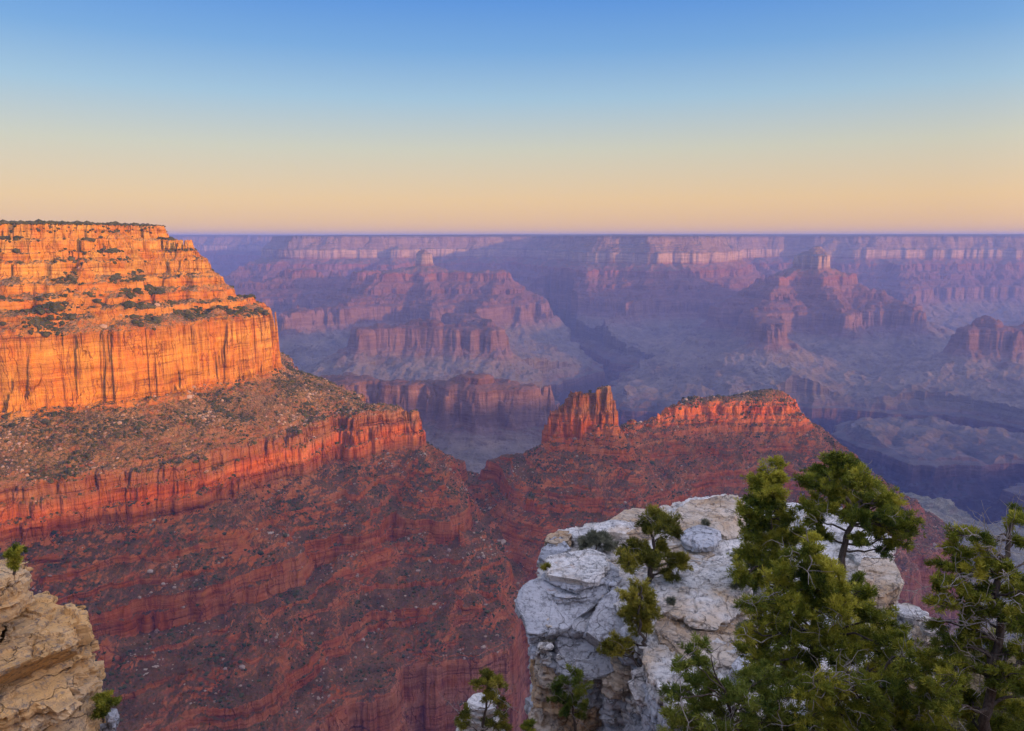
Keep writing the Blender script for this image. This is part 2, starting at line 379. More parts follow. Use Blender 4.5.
        cliff = t.mix(t.math('MULTIPLY', t.math('SUBTRACT', 1.0, crk), .75), cliff, t.mix(1.0, cliff, (.3, .22, .2, 1), 'MULTIPLY'))
    # talus, scrub and patches of fallen blocks on the slopes
    pn = t.noise(pos, .03 if not far else .006, 6, .65)
    slope = t.mix(1.0, slope, t.ramp(pn, [(.3, (.42, .45, .46)), (.5, (1, 1, 1)), (.68, (1.5, 1.42, 1.3))]), 'MULTIPLY')
    if not far:
        sc = t.noise(pos, .22, 4, .8)
        hi = t.rng(z, -520.0, -300.0)
        slope = t.mix(t.math('MULTIPLY', t.rng(sc, .45, .54), t.rng(hi, 0, 1, .45, .9)), slope, (.06, .055, .02, 1))
        bl = t.noise(pos, .45, 3, .8)
        slope = t.mix(t.rng(bl, .60, .68), slope, t.mix(1.0, slope, (2.0, 1.9, 1.8, 1), 'MULTIPLY'))
    jit = t.math('MULTIPLY', t.math('SUBTRACT', t.noise(pos, .05 if not far else .01, 4, .7), .5), .35)
    k = t.rng(t.math('ADD', nz, jit), .54 if not far else .70, .72 if not far else .86)
    col = t.mix(k, cliff, slope)
    link(t, col, b.inputs['Base Color'])
    # relief finer than the mesh
    bn = t.math('ADD', t.math('MULTIPLY', bedv, 1.2), t.math('ADD', t.noise(pos, .25 if not far else .03, 6, .7), t.math('MULTIPLY', st, .8)))
    if not far: bn = t.math('ADD', bn, t.math('MULTIPLY', crk, .5))
    bp = t.new('ShaderNodeBump', inp={'Strength': .75, 'Distance': 4.5 if not far else 18.0, 'Height': bn})
    link(t, bp.outputs[0], b.inputs['Normal'])
    return m
M_NEAR = strata_material('near_strata', False)
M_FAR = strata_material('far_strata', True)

# ------------------------------------------------------------------ terrain mesh: fan-shaped grid, rows packed where the ground is steep
def build_terrain(ncol, nrow, a0, a1, ncoarse, r0=3.0, r1=24000.0, adaptive=True):
    az = np.linspace(a0, a1, ncol)
    if adaptive:
        azc = np.linspace(a0, a1, ncoarse); rc = np.geomspace(r0, r1, 2600)
        A, Rr = np.meshgrid(azc, rc, indexing='ij')
        zc = chunked(H, Rr*np.sin(A), Rr*np.cos(A))
        el = np.arctan2(zc, Rr)
        vis = el >= np.maximum.accumulate(el, axis=1)-.012
        w = np.abs(np.diff(el, axis=1))*F*(.25+.75*vis[:, 1:])
        slope = np.hypot(np.diff(zc, axis=1), 0)/Rr[:, 1:]
        w = w+.10*slope*F+(np.log(r1/r0)/2600)*30
        w[Rr[:, 1:] < 250] *= .15
        k = np.hanning(15); k /= k.sum()
        w = np.apply_along_axis(lambda v: np.convolve(v, k, 'same'), 0, np.pad(w, ((7, 7), (0, 0)), mode='edge'))[7:-7]
        k = np.hanning(9); k /= k.sum()
        w = np.apply_along_axis(lambda v: np.convolve(v, k, 'same'), 1, w)
        cum = np.concatenate([np.zeros((ncoarse, 1)), np.cumsum(w, axis=1)], axis=1); cum /= cum[:, -1:]
        u = np.linspace(0, 1, nrow)
        lr = np.stack([np.interp(u, cum[i], np.log(rc)) for i in range(ncoarse)])
        f = (az-a0)/(a1-a0)*(ncoarse-1); i0 = np.clip(f.astype(int), 0, ncoarse-2); ft = (f-i0)[:, None]
        R = np.exp(lr[i0]*(1-ft)+lr[i0+1]*ft)
    else:
        R = np.repeat(np.geomspace(r0, r1, nrow)[None], ncol, 0)
    A = np.repeat(az[:, None], nrow, 1)
    X = R*np.sin(A); Y = R*np.cos(A)
    Zz, reg, d = chunked(lambda a, b: H(a, b, True), X, Y)
    V = np.stack([X, Y, Zz], -1).reshape(-1, 3)
    idx = np.arange(ncol*nrow).reshape(ncol, nrow)
    q = np.stack([idx[:-1, :-1], idx[1:, :-1], idx[1:, 1:], idx[:-1, 1:]], -1).reshape(-1, 4)
    return V, q, reg.ravel()
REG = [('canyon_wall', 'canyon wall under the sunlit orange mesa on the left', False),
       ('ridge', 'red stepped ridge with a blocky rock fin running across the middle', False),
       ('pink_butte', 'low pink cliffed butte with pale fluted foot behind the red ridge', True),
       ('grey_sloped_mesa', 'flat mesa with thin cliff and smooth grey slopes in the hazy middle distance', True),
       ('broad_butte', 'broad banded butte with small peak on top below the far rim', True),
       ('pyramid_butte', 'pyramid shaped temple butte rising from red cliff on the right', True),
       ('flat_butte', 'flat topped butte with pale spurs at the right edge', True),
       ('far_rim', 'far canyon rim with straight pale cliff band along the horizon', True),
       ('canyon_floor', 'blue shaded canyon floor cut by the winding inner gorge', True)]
def emit_terrain(V, q, reg, suffix_regions=None):
    fr = reg[q[:, 0]]
    for i, (nm, lab, far) in enumerate(REG):
        s = q[fr == i]
        if len(s) == 0: continue
        u, inv = np.unique(s.ravel(), return_inverse=True)
        o = mesh_np(nm if suffix_regions is None else suffix_regions, V[u], inv.reshape(-1, 4), M_FAR if far else M_NEAR)
        tag(o, lab if suffix_regions is None else None, None, None, 'structure')
NC, NR = QUALITY
HALF = math.radians(41)
V, q, reg = build_terrain(NC, NR, -HALF, HALF, 240)
emit_terrain(V, q, reg)
VN = V.copy(); RN = reg.copy()
V, q, reg = build_terrain(420, 260, HALF, 2*math.pi-HALF, 60, r1=9000.0, adaptive=False)
reg[:] = 0
emit_terrain(V, q, reg, 'unseen_plateau')  # out-of-view ground, shaped to shade the foreground and lower canyon

# ------------------------------------------------------------------ scrub and fallen blocks on the slopes
def simple_mat(name, c1, c2, scale=.3, rough=.95, bump=0):
    m, t, b = material(name, rough, .1)
    oi = t.new('ShaderNodeObjectInfo'); g = t.new('ShaderNodeNewGeometry')
    n = t.noise(g.outputs['Position'], scale, 3, .6)
    link(t, t.mix(t.rng(n, .35, .65), (*c1, 1), (*c2, 1)), b.inputs['Base Color'])
    return m
M_SCRUB = simple_mat('scrub', (.030, .042, .016), (.075, .075, .032), .06)
M_BLOCK = simple_mat('fallen_block', (.40, .32, .24), (.24, .15, .11), .02)
def ico(seed, jag=.28, sub=1):
    bm = bmesh.new(); bmesh.ops.create_icosphere(bm, subdivisions=sub, radius=1)
    r = random.Random(seed)
    for v in bm.verts: v.co *= 1+r.uniform(-jag, jag)
    me = np.array([v.co[:] for v in bm.verts]); fc = np.array([[v.index for v in f.verts] for f in bm.faces]); bm.free()
    return me, fc
import bmesh
G = VN.reshape(NC, NR, 3)
e1 = G[1:, :-1]-G[:-1, :-1]; e2 = G[:-1, 1:]-G[:-1, :-1]
cr = np.cross(e1, e2); area = np.linalg.norm(cr, axis=-1); nzz = np.abs(cr[..., 2])/np.maximum(area, 1e-9); plan = np.abs(cr[..., 2])
c = G[:-1, :-1]; Rr = np.hypot(c[..., 0], c[..., 1]); el = c[..., 2]/Rr
vis = el >= np.maximum.accumulate(el, axis=1)-.006
rg = RN.reshape(NC, NR)[:-1, :-1]
zz = c[..., 2]
ok = vis & (Rr > 520) & (Rr < 2300) & (rg < 2) & (nzz > .42) & (nzz < 5)
clump = .12+1.9*sstep(-.15, .35, fbm(c[..., 0], c[..., 1], 70, 3, 51))
den_s = np.where(zz > -175, 1/30.*clump, np.where(zz > -385, 1/26., np.where(zz > -620, 1/42., 1/120.)))*clump
den_b = np.where(zz > -175, 1/400., np.where(zz > -385, 1/80., 1/170.))*(.12+2.2*sstep(-.05, .4, fbm(c[..., 0], c[..., 1], 90, 4, 57)))
nr = np.random.RandomState(11)
def pick(den):
    p = plan*den*ok; cnt = nr.poisson(np.minimum(p, 20)); i, j = np.nonzero(cnt)
    rep = cnt[i, j]; i = np.repeat(i, rep); j = np.repeat(j, rep)
    u = nr.rand(len(i), 1); v = nr.rand(len(i), 1)
    return c[i, j]+e1[i, j]*u+e2[i, j]*v
def scatter(P, size, variants, sz, name, mat, individuals, label, cat, group, massname, masslabel, sink):
    R = np.linalg.norm(P, axis=1); order = np.argsort(-(size/R)); P = P[order]; size = size[order]
    shared = []
    for k, (mv, mf) in enumerate(variants):
        me = bpy.data.meshes.new(name); me.from_pydata((mv*[1, 1, sz]).tolist(), [], mf.tolist()); me.materials.append(mat); shared.append(me)
    for k in range(min(individuals, len(P))):
        o = bpy.data.objects.new(name, shared[k % len(shared)]); COL.objects.link(o)
        s = float(size[k]); o.location = (float(P[k, 0]), float(P[k, 1]), float(P[k, 2])+s*sink)
        o.scale = (s, s, s); o.rotation_euler = (0, 0, random.Random(k).uniform(0, 6.28))
        tag(o, label, cat, group)
    P = P[individuals:]; size = size[individuals:]
    Vs = []; Fs = []; off = 0
    vi = nr.randint(0, len(variants), len(P)); th = nr.rand(len(P))*6.28
    for k, (mv, mf) in enumerate(variants):
        m = vi == k; p = P[m]; s = size[m][:, None, None]; ct = np.cos(th[m])[:, None]; st = np.sin(th[m])[:, None]
        w = (mv*[1, 1, sz])[None]*s*nr.uniform(.8, 1.2, (m.sum(), 1, 3))
        w = np.stack([w[..., 0]*ct-w[..., 1]*st, w[..., 0]*st+w[..., 1]*ct, w[..., 2]], -1)+p[:, None]+np.array([0, 0, 1])*s*sink
        Vs.append(w.reshape(-1, 3)); Fs.append((mf[None]+(np.arange(m.sum())*len(mv))[:, None, None]+off).reshape(-1, 3)); off += m.sum()*len(mv)
    o = mesh_np(massname, np.concatenate(Vs), np.concatenate(Fs), mat); tag(o, masslabel, None, None, 'stuff')
    return o
Ps = pick(den_s)
# trees along the top edge of the mesa
mi, mj = np.nonzero((zz > 6) & (Rr > 900) & (Rr < 1800) & (rg == 0))
if len(mi):
    sel = nr.choice(len(mi), min(1500, len(mi)), replace=False); Pt = c[mi[sel], mj[sel]]
else: Pt = np.zeros((0, 3))
scs = np.concatenate([nr.gamma(4, .4, len(Ps))*np.where(Ps[:, 2] > -175, 1.5, np.where(Ps[:, 2] > -400, 1.0, .8)), nr.uniform(1.6, 3.2, len(Pt))]); Ps = np.concatenate([Ps, Pt])
print('shrubs', len(Ps), 'tops', len(Pt))
scatter(Ps, scs, [ico(k) for k in range(5)], .75, 'shrub', M_SCRUB, 300, 'small dark green shrub growing on the reddish canyon slope below the cliffs', 'shrub',
        'shrubs dotted over the canyon slopes', 'scrub', 'dark green scrub dotted over the canyon slopes and mesa rim', .25)
Pb = pick(den_b)
print('blocks', len(Pb))
scb = np.exp(nr.normal(.1, .55, len(Pb)))
scatter(Pb, scb, [ico(k+20, .33) for k in range(5)], .7, 'fallen_boulder', M_BLOCK, 300, 'pale angular boulder lying on the canyon slope below the cliffs', 'boulder',
        'boulders fallen on the canyon slopes', 'rubble', 'pale blocks fallen from the cliffs and strewn over the slopes', .1)
# ------------------------------------------------------------------ limestone in front of the camera
def limestone(name, c1, c2, warm, warmth):
    m, t, b = material(name, .92, .15)
    g = t.new('ShaderNodeNewGeometry'); pos = g.outputs['Position']
    nz = t.new('ShaderNodeSeparateXYZ', inp={0: g.outputs['Normal']}).outputs[2]
    a = t.noise(pos, .9, 6, .65); col = t.mix(t.rng(a, .35, .65), (*c1, 1), (*c2, 1))
    wn = t.noise(pos, .45, 5, .7)
    col = t.mix(t.math('MULTIPLY', t.rng(wn, .58-.3*warmth, .72-.2*warmth), .9), col, (*warm, 1))
    bedn = t.noise(t.vmul(pos, (.35, .35, 5.5)), 1.0, 4, .7)
    col = t.mix(1.0, col, t.ramp(bedn, [(.3, (.66, .66, .67)), (.47, (1, 1, 1)), (.7, (1.12, 1.1, 1.07))]), 'MULTIPLY')
    li = t.noise(pos, 7.0, 6, .8); col = t.mix(t.math('MULTIPLY', t.rng(li, .51, .62), .7), col, (.12, .125, .13, 1))
    li2 = t.noise(pos, 2.2, 7, .8); col = t.mix(t.math('MULTIPLY', t.rng(li2, .53, .63), .55), col, (.10, .10, .105, 1))
    rust = t.noise(pos, 1.7, 4, .6, .6); col = t.mix(t.math('MULTIPLY', t.rng(rust, .66, .76), .7), col, (.34, .17, .07, 1))
    wv = t.new('ShaderNodeVectorMath', operation='ADD', inp={0: pos, 1: t.new('ShaderNodeVectorMath', operation='SCALE', inp={0: t.new('ShaderNodeTexNoise', inp={'Vector': pos, 'Scale': 1.4, 'Detail': 5}).outputs[1], 'Scale': .9}).outputs[0]}).outputs[0]
    vo = t.new('ShaderNodeTexVoronoi', feature='DISTANCE_TO_EDGE', inp={'Vector': t.vmul(wv, (1, 1, 1.9)), 'Scale': 1.1}).outputs[0]
    vo2 = t.new('ShaderNodeTexVoronoi', feature='DISTANCE_TO_EDGE', inp={'Vector': t.vmul(wv, (1, 1, 2.6)), 'Scale': 3.4}).outputs[0]
    msk = t.noise(pos, .8, 3); k1 = t.math('MAXIMUM', t.rng(vo, 0, .018), t.rng(msk, .50, .56)); k2 = t.math('MAXIMUM', t.rng(vo2, 0, .03), t.rng(msk, .44, .5))
    col = t.mix(t.math('MULTIPLY', t.math('SUBTRACT', 1.0, k1), .6), col, (.05, .045, .04, 1))
    col = t.mix(t.math('MULTIPLY', t.math('SUBTRACT', 1.0, k2), .15), col, (.09, .08, .075, 1))
    link(t, col, b.inputs['Base Color'])
    hh = t.math('ADD', t.math('MULTIPLY', k1, .8), t.math('ADD', t.math('MULTIPLY', k2, .25), t.math('ADD', t.math('MULTIPLY', bedn, .9), t.math('MULTIPLY', t.noise(pos, 5.0, 8, .72), .9))))
    bp = t.new('ShaderNodeBump', inp={'Strength': .8, 'Distance': .07, 'Height': hh}); link(t, bp.outputs[0], b.inputs['Normal'])
    return m
M_LW = limestone('limestone_white', (.73, .70, .65), (.54, .52, .48), (.56, .42, .27), .2)
M_LG = limestone('limestone_grey', (.52, .53, .545), (.39, .40, .42), (.38, .31, .23), .05)
M_LC = limestone('limestone_cream', (.62, .53, .42), (.48, .42, .34), (.46, .31, .17), .5)
M_LT = limestone('limestone_tan', (.56, .44, .30), (.40, .33, .25), (.50, .30, .13), .7)
M_LY = limestone('limestone_yellow', (.68, .50, .29), (.50, .37, .23), (.62, .36, .13), .8)

def chaikin(P, n=1):
    for _ in range(n):
        Q = np.roll(P, -1, 0); P = np.stack([P*.78+Q*.22, P*.22+Q*.78], 1).reshape(-1, 2)
    return P
def resample(P, M):
    Q = np.vstack([P, P[:1]]); L = np.concatenate([[0], np.cumsum(np.linalg.norm(np.diff(Q, axis=0), axis=1))])
    u = np.linspace(0, L[-1], M, endpoint=False)
    return np.stack([np.interp(u, L, Q[:, 0]), np.interp(u, L, Q[:, 1])], 1)
def slab(name, outline, ztop, thick, mat, parent=None, seed=0, res=.05, rough=.09, rnd=.10, tilt=None, inner=1.0, top=.05, cutin=.0, cracks=.05, lean=0.0, cuts=0, cell=None):
    """a bedded block: outline in plan, tilted afterwards about its own middle; tilt = (angle, direction)"""
    P = np.array(outline, dtype=float)
    P = chaikin(P, 2 if len(P) > 9 else 1)
    per = np.linalg.norm(np.roll(P, -1, 0)-P, axis=1).sum(); M = int(np.clip(per/res, 36, 560))
    P = resample(P, M); c = P.mean(0); Rm = np.linalg.norm(P-c, axis=1).mean()
    # ragged edge
    d = (P-c)/np.linalg.norm(P-c, axis=1)[:, None]
    e = rough*1.6*gn(P[:, 0]/.7+seed, P[:, 1]/.7, seed)+rough*.9*np.abs(gn(P[:, 0]/.28, P[:, 1]/.28+seed, seed+1))
    P = P+d*e[:, None]
    nT = int(np.clip(Rm*inner/res, 5, 110)); nS = int(np.clip(thick/res, 4, 60)); rings = []
    rr_ = min(rnd, thick*.45, Rm*.4)
    s0 = 1-inner
    for s in np.linspace(s0, 1-rr_/Rm, nT): rings.append((c+(P-c)*s, np.full(M, 0.0), 0.0))
    for a in np.linspace(0, math.pi/2, 5)[1:]:
        rings.append((c+(P-c)*(1-rr_/Rm*(1-math.sin(a))), np.full(M, -rr_*(1-math.cos(a))), a))
    for q in np.linspace(0, 1, nS)[1:]:
        zq = -rr_-(thick-rr_)*q
        rings.append((P-d*(cutin*q+lean*q), np.full(M, zq), math.pi/2))
    rings.append((c+(P-c)*.5, np.full(M, -thick), math.pi)); rings.append((c+(P-c)*.02, np.full(M, -thick), math.pi))
    V = np.concatenate([np.column_stack([r[0], r[1]]) for r in rings]); ang = np.repeat([r[2] for r in rings], M)
    dirs = np.tile(d, (len(rings), 1)); W = V+np.array([0, 0, ztop])
    nrm = np.column_stack([dirs*np.sin(ang)[:, None], np.cos(ang)])
    side_w = np.sin(ang)
    def blocks(cell, sd):                                        # jointed blocks: every cell stands out or in by its own amount
        a_ = sd*1.7; ca, sa = math.cos(a_), math.sin(a_)
        Wr = np.column_stack([W[:, 0]*ca-W[:, 1]*sa, W[:, 0]*sa+W[:, 1]*ca, W[:, 2]])+.22*cell[0]*np.column_stack([gn3(W/(cell[0]*.8), sd), gn3(W/(cell[0]*.8), sd+1), .4*gn3(W/(cell[0]*.8), sd+2)])
        i = np.floor(Wr/np.array(cell)).astype(np.int32) & 255
        return _P[_P[_P[i[:, 0]]+i[:, 1]]+i[:, 2]]/255.0-.5
    out = rough*1.15*fbm3(W, 1.3, 2, seed)+max(rough, .07)*1.6*blocks(cell or (.7, .7, .27), seed % 7)+max(rough, .06)*.9*blocks((.27, .27, .11), seed % 5+3)+.016*fbm3(W, .2, 3, seed+5)
    out = out*(.3+.7*side_w)
    bedv = gn(W[:, 2]/.16+7*seed, W[:, 2]*0+gn3(W/1.3, seed)*.8, seed+2)       # recessed beds
    side = side_w
    out = out-side*rough*.9*sstep(.12, .3, bedv)
    cr = np.abs(gn3(W/1.25, seed+9)); out = out-cracks*(1-sstep(.0, .035, cr))
    cr = np.abs(gn3(W/.5, seed+10)); out = out-cracks*.4*(1-sstep(.0, .05, cr))
    steps = top*np.floor(3*fbm3(W*[1, 1, 0]+[0, 0, 3.3], 1.9, 3, seed+3)+.4*gn(W[:, 0]/.3, W[:, 1]/.3, seed))
    V = V+nrm*out[:, None]; V[:, 2] += steps*np.cos(np.clip(ang, 0, math.pi/2))
    cen = np.array([c[0], c[1], ztop])
    V[:, :2] -= c
    if cuts:                                                     # broken faces: planes shave the corners off
        sc_ = np.array([np.abs(V[:, 0]).max(), np.abs(V[:, 1]).max(), thick*.5]); Wn = (V+[0, 0, thick*.5])/sc_; rc_ = np.random.RandomState(seed+900)
        fine = .012*fbm3(W, .12, 3, seed+4)
        for q_ in range(cuts):
            n_ = rc_.normal(size=3)*[1, 1, .75]; n_ /= np.linalg.norm(n_)
            if n_[2] > .8: continue
            dt = Wn@n_; h_ = np.quantile(dt, .999)*rc_.uniform(.74, .97); ex = np.maximum(0, dt-h_); Wn = Wn-ex[:, None]*n_
        V = Wn*sc_-[0, 0, thick*.5]+nrm*fine[:, None]
    if tilt is not None:
        from mathutils import Matrix
        ax = Vector((-math.sin(tilt[1]), math.cos(tilt[1]), 0))      # lean towards direction tilt[1]
        Rm_ = np.array(Matrix.Rotation(tilt[0], 3, ax)); V = V@Rm_.T
    nR = len(rings); idx = np.arange(nR*M).reshape(nR, M)
    q = np.stack([idx[:-1], idx[1:], np.roll(idx[1:], -1, 1), np.roll(idx[:-1], -1, 1)], -1).reshape(-1, 4)
    o = mesh_np(name, V, q, mat, None, False)
    o.location = tuple(cen)
    if parent: o.parent = parent; o.location = tuple(cen-np.array(parent.location))
    return o
def out_px(pts, z): return [at_z(px, py, z) for px, py in pts]
def grow(P, k):
    P = np.array(P); c = P.mean(0); d = P-c; L = np.linalg.norm(d, axis=1)[:, None]; return (c+d*(1+k/L)).tolist()

# main outcrop
oc = empty('limestone_outcrop', (*at_z(640, 600, -9), -29)); tag(oc, 'pale grey-white limestone promontory of stacked slabs jutting over the canyon beside the pines', 'rock outcrop')
TOPP = [(562, 528), (545, 545), (538, 570), (552, 586), (604, 593), (630, 612), (645, 650), (668, 700), (720, 720), (800, 735), (856, 725), (874, 680), (880, 625), (884, 578), (872, 530), (820, 504), (760, 492), (700, 494), (655, 508), (610, 520)]
base = out_px(TOPP, -9.0)
zt = -9.05; rs = random.Random(5)
for k in range(22):
    th = rs.choice([.32, .45, .6, .85, 1.1]) if k > 0 else .5
    P = grow(base, rs.uniform(-.12, .12)+min(k, 9)*.02+(0 if k else .0))
    slab('rock_layer', P, zt, th+.06, M_LW if k == 0 else (M_LG if k < 3 else rs.choice([M_LT, M_LG, M_LC, M_LT])), oc, seed=k, res=.055 if k < 8 else .12, rough=.14, inner=1.0 if k == 0 else .25, cracks=.07)
    zt -= th
    if zt < -29: break
def sl(pts, z, th, mat, seed, tilt=None, **kw):
    kw.setdefault('cuts', 9); kw.setdefault('rnd', .04); return slab('slab', out_px(pts, z), z, th, mat, oc, seed=seed, tilt=tilt, res=.035, **kw)
R_ = math.radians
# plates lying on top
sl([(568, 531), (600, 520), (636, 516), (636, 530), (600, 533), (574, 538)], -8.75, .55, M_LW, 31, rough=.07)
sl([(667, 512), (700, 497), (742, 494), (748, 524), (700, 532), (668, 530)], -8.72, .5, M_LC, 32, rough=.08, top=.06)
sl([(682, 534), (686, 529), (704, 525), (722, 530), (723, 537), (712, 545), (696, 545), (684, 540)], -8.70, .17, M_LG, 33, rough=.03, cuts=3, tilt=(R_(6), R_(-80)))
sl([(606, 516), (640, 505), (662, 508), (664, 528), (630, 534), (608, 530)], -8.85, .4, M_LC, 47, rough=.07)
sl([(548, 556), (572, 546), (604, 549), (608, 566), (590, 578), (556, 576), (545, 568)], -8.52, .22, M_LW, 34, rough=.07, tilt=(R_(3), R_(-110)))
sl([(545, 566), (570, 557), (606, 560), (610, 574), (588, 586), (552, 584), (542, 575)], -8.72, .28, M_LG, 35, rough=.08)
sl([(542, 574), (570, 567), (606, 570), (612, 580), (588, 596), (550, 594), (538, 582)], -8.98, .40, M_LG, 36, rough=.08)
sl([(598, 566), (612, 560), (622, 566), (620, 580), (604, 584)], -8.70, .5, M_LG, 37, rough=.06)
sl([(536, 552), (550, 540), (566, 536), (572, 546), (556, 556), (542, 562)], -8.8, .6, M_LG, 38, rough=.09)
sl([(546, 538), (556, 528), (570, 526), (572, 536), (556, 542)], -8.72, .4, M_LT, 39, rough=.06)
sl([(654, 572), (700, 562), (738, 568), (750, 592), (738, 612), (706, 622), (668, 612), (652, 594)], -8.80, .34, M_LW, 40, rough=.09, top=.05)
sl([(660, 600), (700, 604), (752, 598), (764, 640), (730, 668), (690, 660), (658, 636)], -8.98, .4, M_LC, 41, rough=.1, top=.06)
sl([(728, 658), (748, 650), (760, 658), (752, 672), (732, 670)], -8.70, .34, M_LG, 42, rough=.04)
sl([(636, 548), (664, 540), (720, 548), (700, 566), (650, 568)], -8.95, .3, M_LC, 43, rough=.08)
# big leaning slabs of the front face
def face(px, py, y, w, h, th, mat, seed, tl=58, dr=-100, pts=None, **kw):
    c = at_y(px, py, y)
    if pts is None: pts = [(-.5, -.3), (-.42, .35), (-.1, .5), (.3, .45), (.5, .1), (.42, -.35), (0, -.5), (-.3, -.45)]
    P = [(c.x+a*w, c.y+b*h) for a, b in pts]
    kw.setdefault('cuts', 8); kw.setdefault('rnd', .04)
    return slab('slab', P, c.z, th, mat, oc, seed=seed, res=.035, tilt=(R_(tl), R_(dr)), **kw)
face(563, 601, 17.5, 2.45, 1.65, .5, M_LG, 51, 38, -97, pts=[(-.52, .05), (-.40, .42), (-.05, .5), (.40, .46), (.52, .30), (.30, -.15), (-.05, -.42), (-.36, -.5), (-.44, -.2)], rough=.045, top=.012, cracks=.02, rnd=.06, cuts=5)
face(606, 617, 17.0, 1.35, 1.55, .5, M_LG, 52, 44, -80, pts=[(-.5, -.35), (.1, .45), (.5, .5), (.5, -.2), (.2, -.5)], rough=.045, top=.012, cracks=.02)
face(588, 650, 16.85, 1.8, 1.4, .5, M_LG, 53, 52, -95, rough=.05, top=.015, cracks=.025)
face(537, 630, 17.1, .5, .42, .4, M_LG, 54, 25, -110, rough=.05)
face(553, 624, 17.15, .35, .3, .3, M_LC, 55, 25, -70, rough=.04)
face(567, 628, 17.1, .38, .32, .3, M_LG, 56, 35, -100, rough=.04)
face(581, 624, 17.1, .42, .5, .3, M_LG, 57, 40, -60, rough=.04)
for k, (px, py, w_) in enumerate([(546, 645, .35), (552, 660, .3), (565, 668, .36), (580, 673, .3), (592, 676, .34), (606, 676, .3), (560, 655, .3), (574, 664, .28), (620, 668, .4), (546, 655, .3), (600, 668, .3), (536, 648, .3)]):
    face(px, py, 16.85+.1*(k % 3), w_, w_*.8, .22, M_LG if k % 3 else M_LW, 60+k, 20+10*(k % 3), -60-25*(k % 4), rough=.04)
# lower front: tan column on the left, grey buttress in the middle, rough blocks between
def column(px0, px1, py, y, z0, z1, mat, seed, depth=1.2):
    a = at_y(px0, py, y); b_ = at_y(px1, py, y); z = z0; r = random.Random(seed); k = 0
    while z > z1:
        th = r.choice([.25, .4, .55, .8]); g_ = r.uniform(-.08, .12)
        P = [(a.x-g_, y+.1), (a.x+.15, y-g_-.15), ((a.x+b_.x)/2, y-.28-g_), (b_.x-.1, y-.1-g_), (b_.x+g_, y+.2), (b_.x, y+depth), (a.x, y+depth)]
        slab('rock_layer', P, z, th+.05, mat if r.random() < .7 else M_LC, oc, seed=seed+k, res=.05, rough=.11, cracks=.06, inner=.6); z -= th; k += 1
column(536, 572, 690, 17.2, -10.5, -15.5, M_LT, 80)
column(572, 606, 690, 17.0, -10.7, -15.5, M_LG, 90)
column(606, 640, 700, 16.4, -10.2, -15.0, M_LG, 100)
column(638, 672, 700, 15.7, -10.1, -14.5, M_LW, 110)
column(668, 706, 710, 14.6, -9.6, -14.5, M_LG, 120)
face(642, 640, 16.1, .9, .9, .5, M_LG, 131, 30, -70, rough=.09)
face(672, 655, 15.4, 1.0, .9, .5, M_LC, 132, 28, -100, rough=.09)
face(700, 684, 14.4, 1.0, .8, .5, M_LG, 133, 30, -80, rough=.09)
face(655, 680, 14.9, .9, .8, .5, M_LW, 134, 45, -95, rough=.09)
# blocks on the far right corner of the outcrop
sl([(856, 560), (876, 552), (898, 562), (903, 584), (880, 596), (858, 584)], -8.6, .9, M_LC, 140, rough=.1)
sl([(846, 530), (868, 522), (892, 532), (894, 556), (868, 566), (848, 552)], -8.75, .8, M_LW, 141, rough=.1)
sl([(800, 508), (840, 506), (862, 520), (850, 536), (806, 528)], -8.8, .5, M_LW, 142, rough=.09)

def pinnacle(name, label, px, py, y, w, zbot, mats, seed, cat='rock', flare=.1, lean=0.0, wob=.25, dpt=1.0):
    c = at_y(px, py, y); root = empty(name, (c.x, c.y, zbot)); tag(root, label, cat)
    z = c.z; r = random.Random(seed); k = 0; ww = w*.7
    while z > zbot:
        th = r.choice([.16, .25, .35, .5])*(1 if z > zbot+3 else 1.6)
        n = 8; P = []
        for i in range(n):
            a = 2*math.pi*i/n+r.uniform(-.2, .2); rad = ww*.5*r.uniform(.85, 1.15)
            P.append((c.x+math.cos(a)*rad+r.uniform(-1, 1)*.03+lean*k, c.y+math.sin(a)*rad*dpt))
        slab('rock_layer', P, z, th+.05, r.choice(mats), root, seed=seed+k, res=.03 if z > c.z-3 else .08, rough=.09, cracks=.05, rnd=.05, cuts=8)
        z -= th; k += 1; ww = min(w*1.6, ww+flare*r.uniform(.2, 1.6))
    return root
# yellow cliff at the left edge of the frame
lc = empty('yellow_cliff', (-9.4, 12.4, -29)); tag(lc, 'cream and yellow limestone buttress filling the lower left corner with a small bush on top', 'rock outcrop')
prof = [(575, 22), (583, 40), (598, 50), (606, 66), (618, 80), (640, 90), (660, 89), (700, 92), (740, 95), (800, 100), (900, 106)]
zz0 = at_y(20, 604, 12).z; k = 0; z = zz0; r = random.Random(3)
while z > -29:
    pyk = 575+(zz0-z)/12*740*1.05
    pxr = np.interp(pyk, [p[0] for p in prof], [p[1] for p in prof])+r.uniform(-4, 4)
    xr = (pxr-512)/740*12/.93-.62
    th = r.choice([.5, .9, 1.3, .7]) if z > -13 else 1.6
    P = [(xr-3.6, 11.2), (xr-1.2, 10.9+r.uniform(-.1, .1)), (xr-.35, 11.2+r.uniform(-.1, .1)), (xr, 12.0), (xr-.1, 13.0), (xr-.8, 14.0), (xr-3.6, 14.2)]
    slab('rock_layer', P, z, th+.05, M_LY, lc, seed=200+k, res=.032 if z > -13 else .12, rough=.17, cracks=.09, rnd=.10, inner=.7 if k < 8 else .4, cell=(.55, .45, .7), cuts=7)
    z -= th; k += 1
slab('slab', [(-10.4, 12.2), (-9.3, 12.0), (-8.95, 12.4), (-9.1, 13.1), (-10.2, 13.3)], at_y(0, 574, 12.6).z, .7, M_LY, lc, seed=260, res=.03, rough=.09)
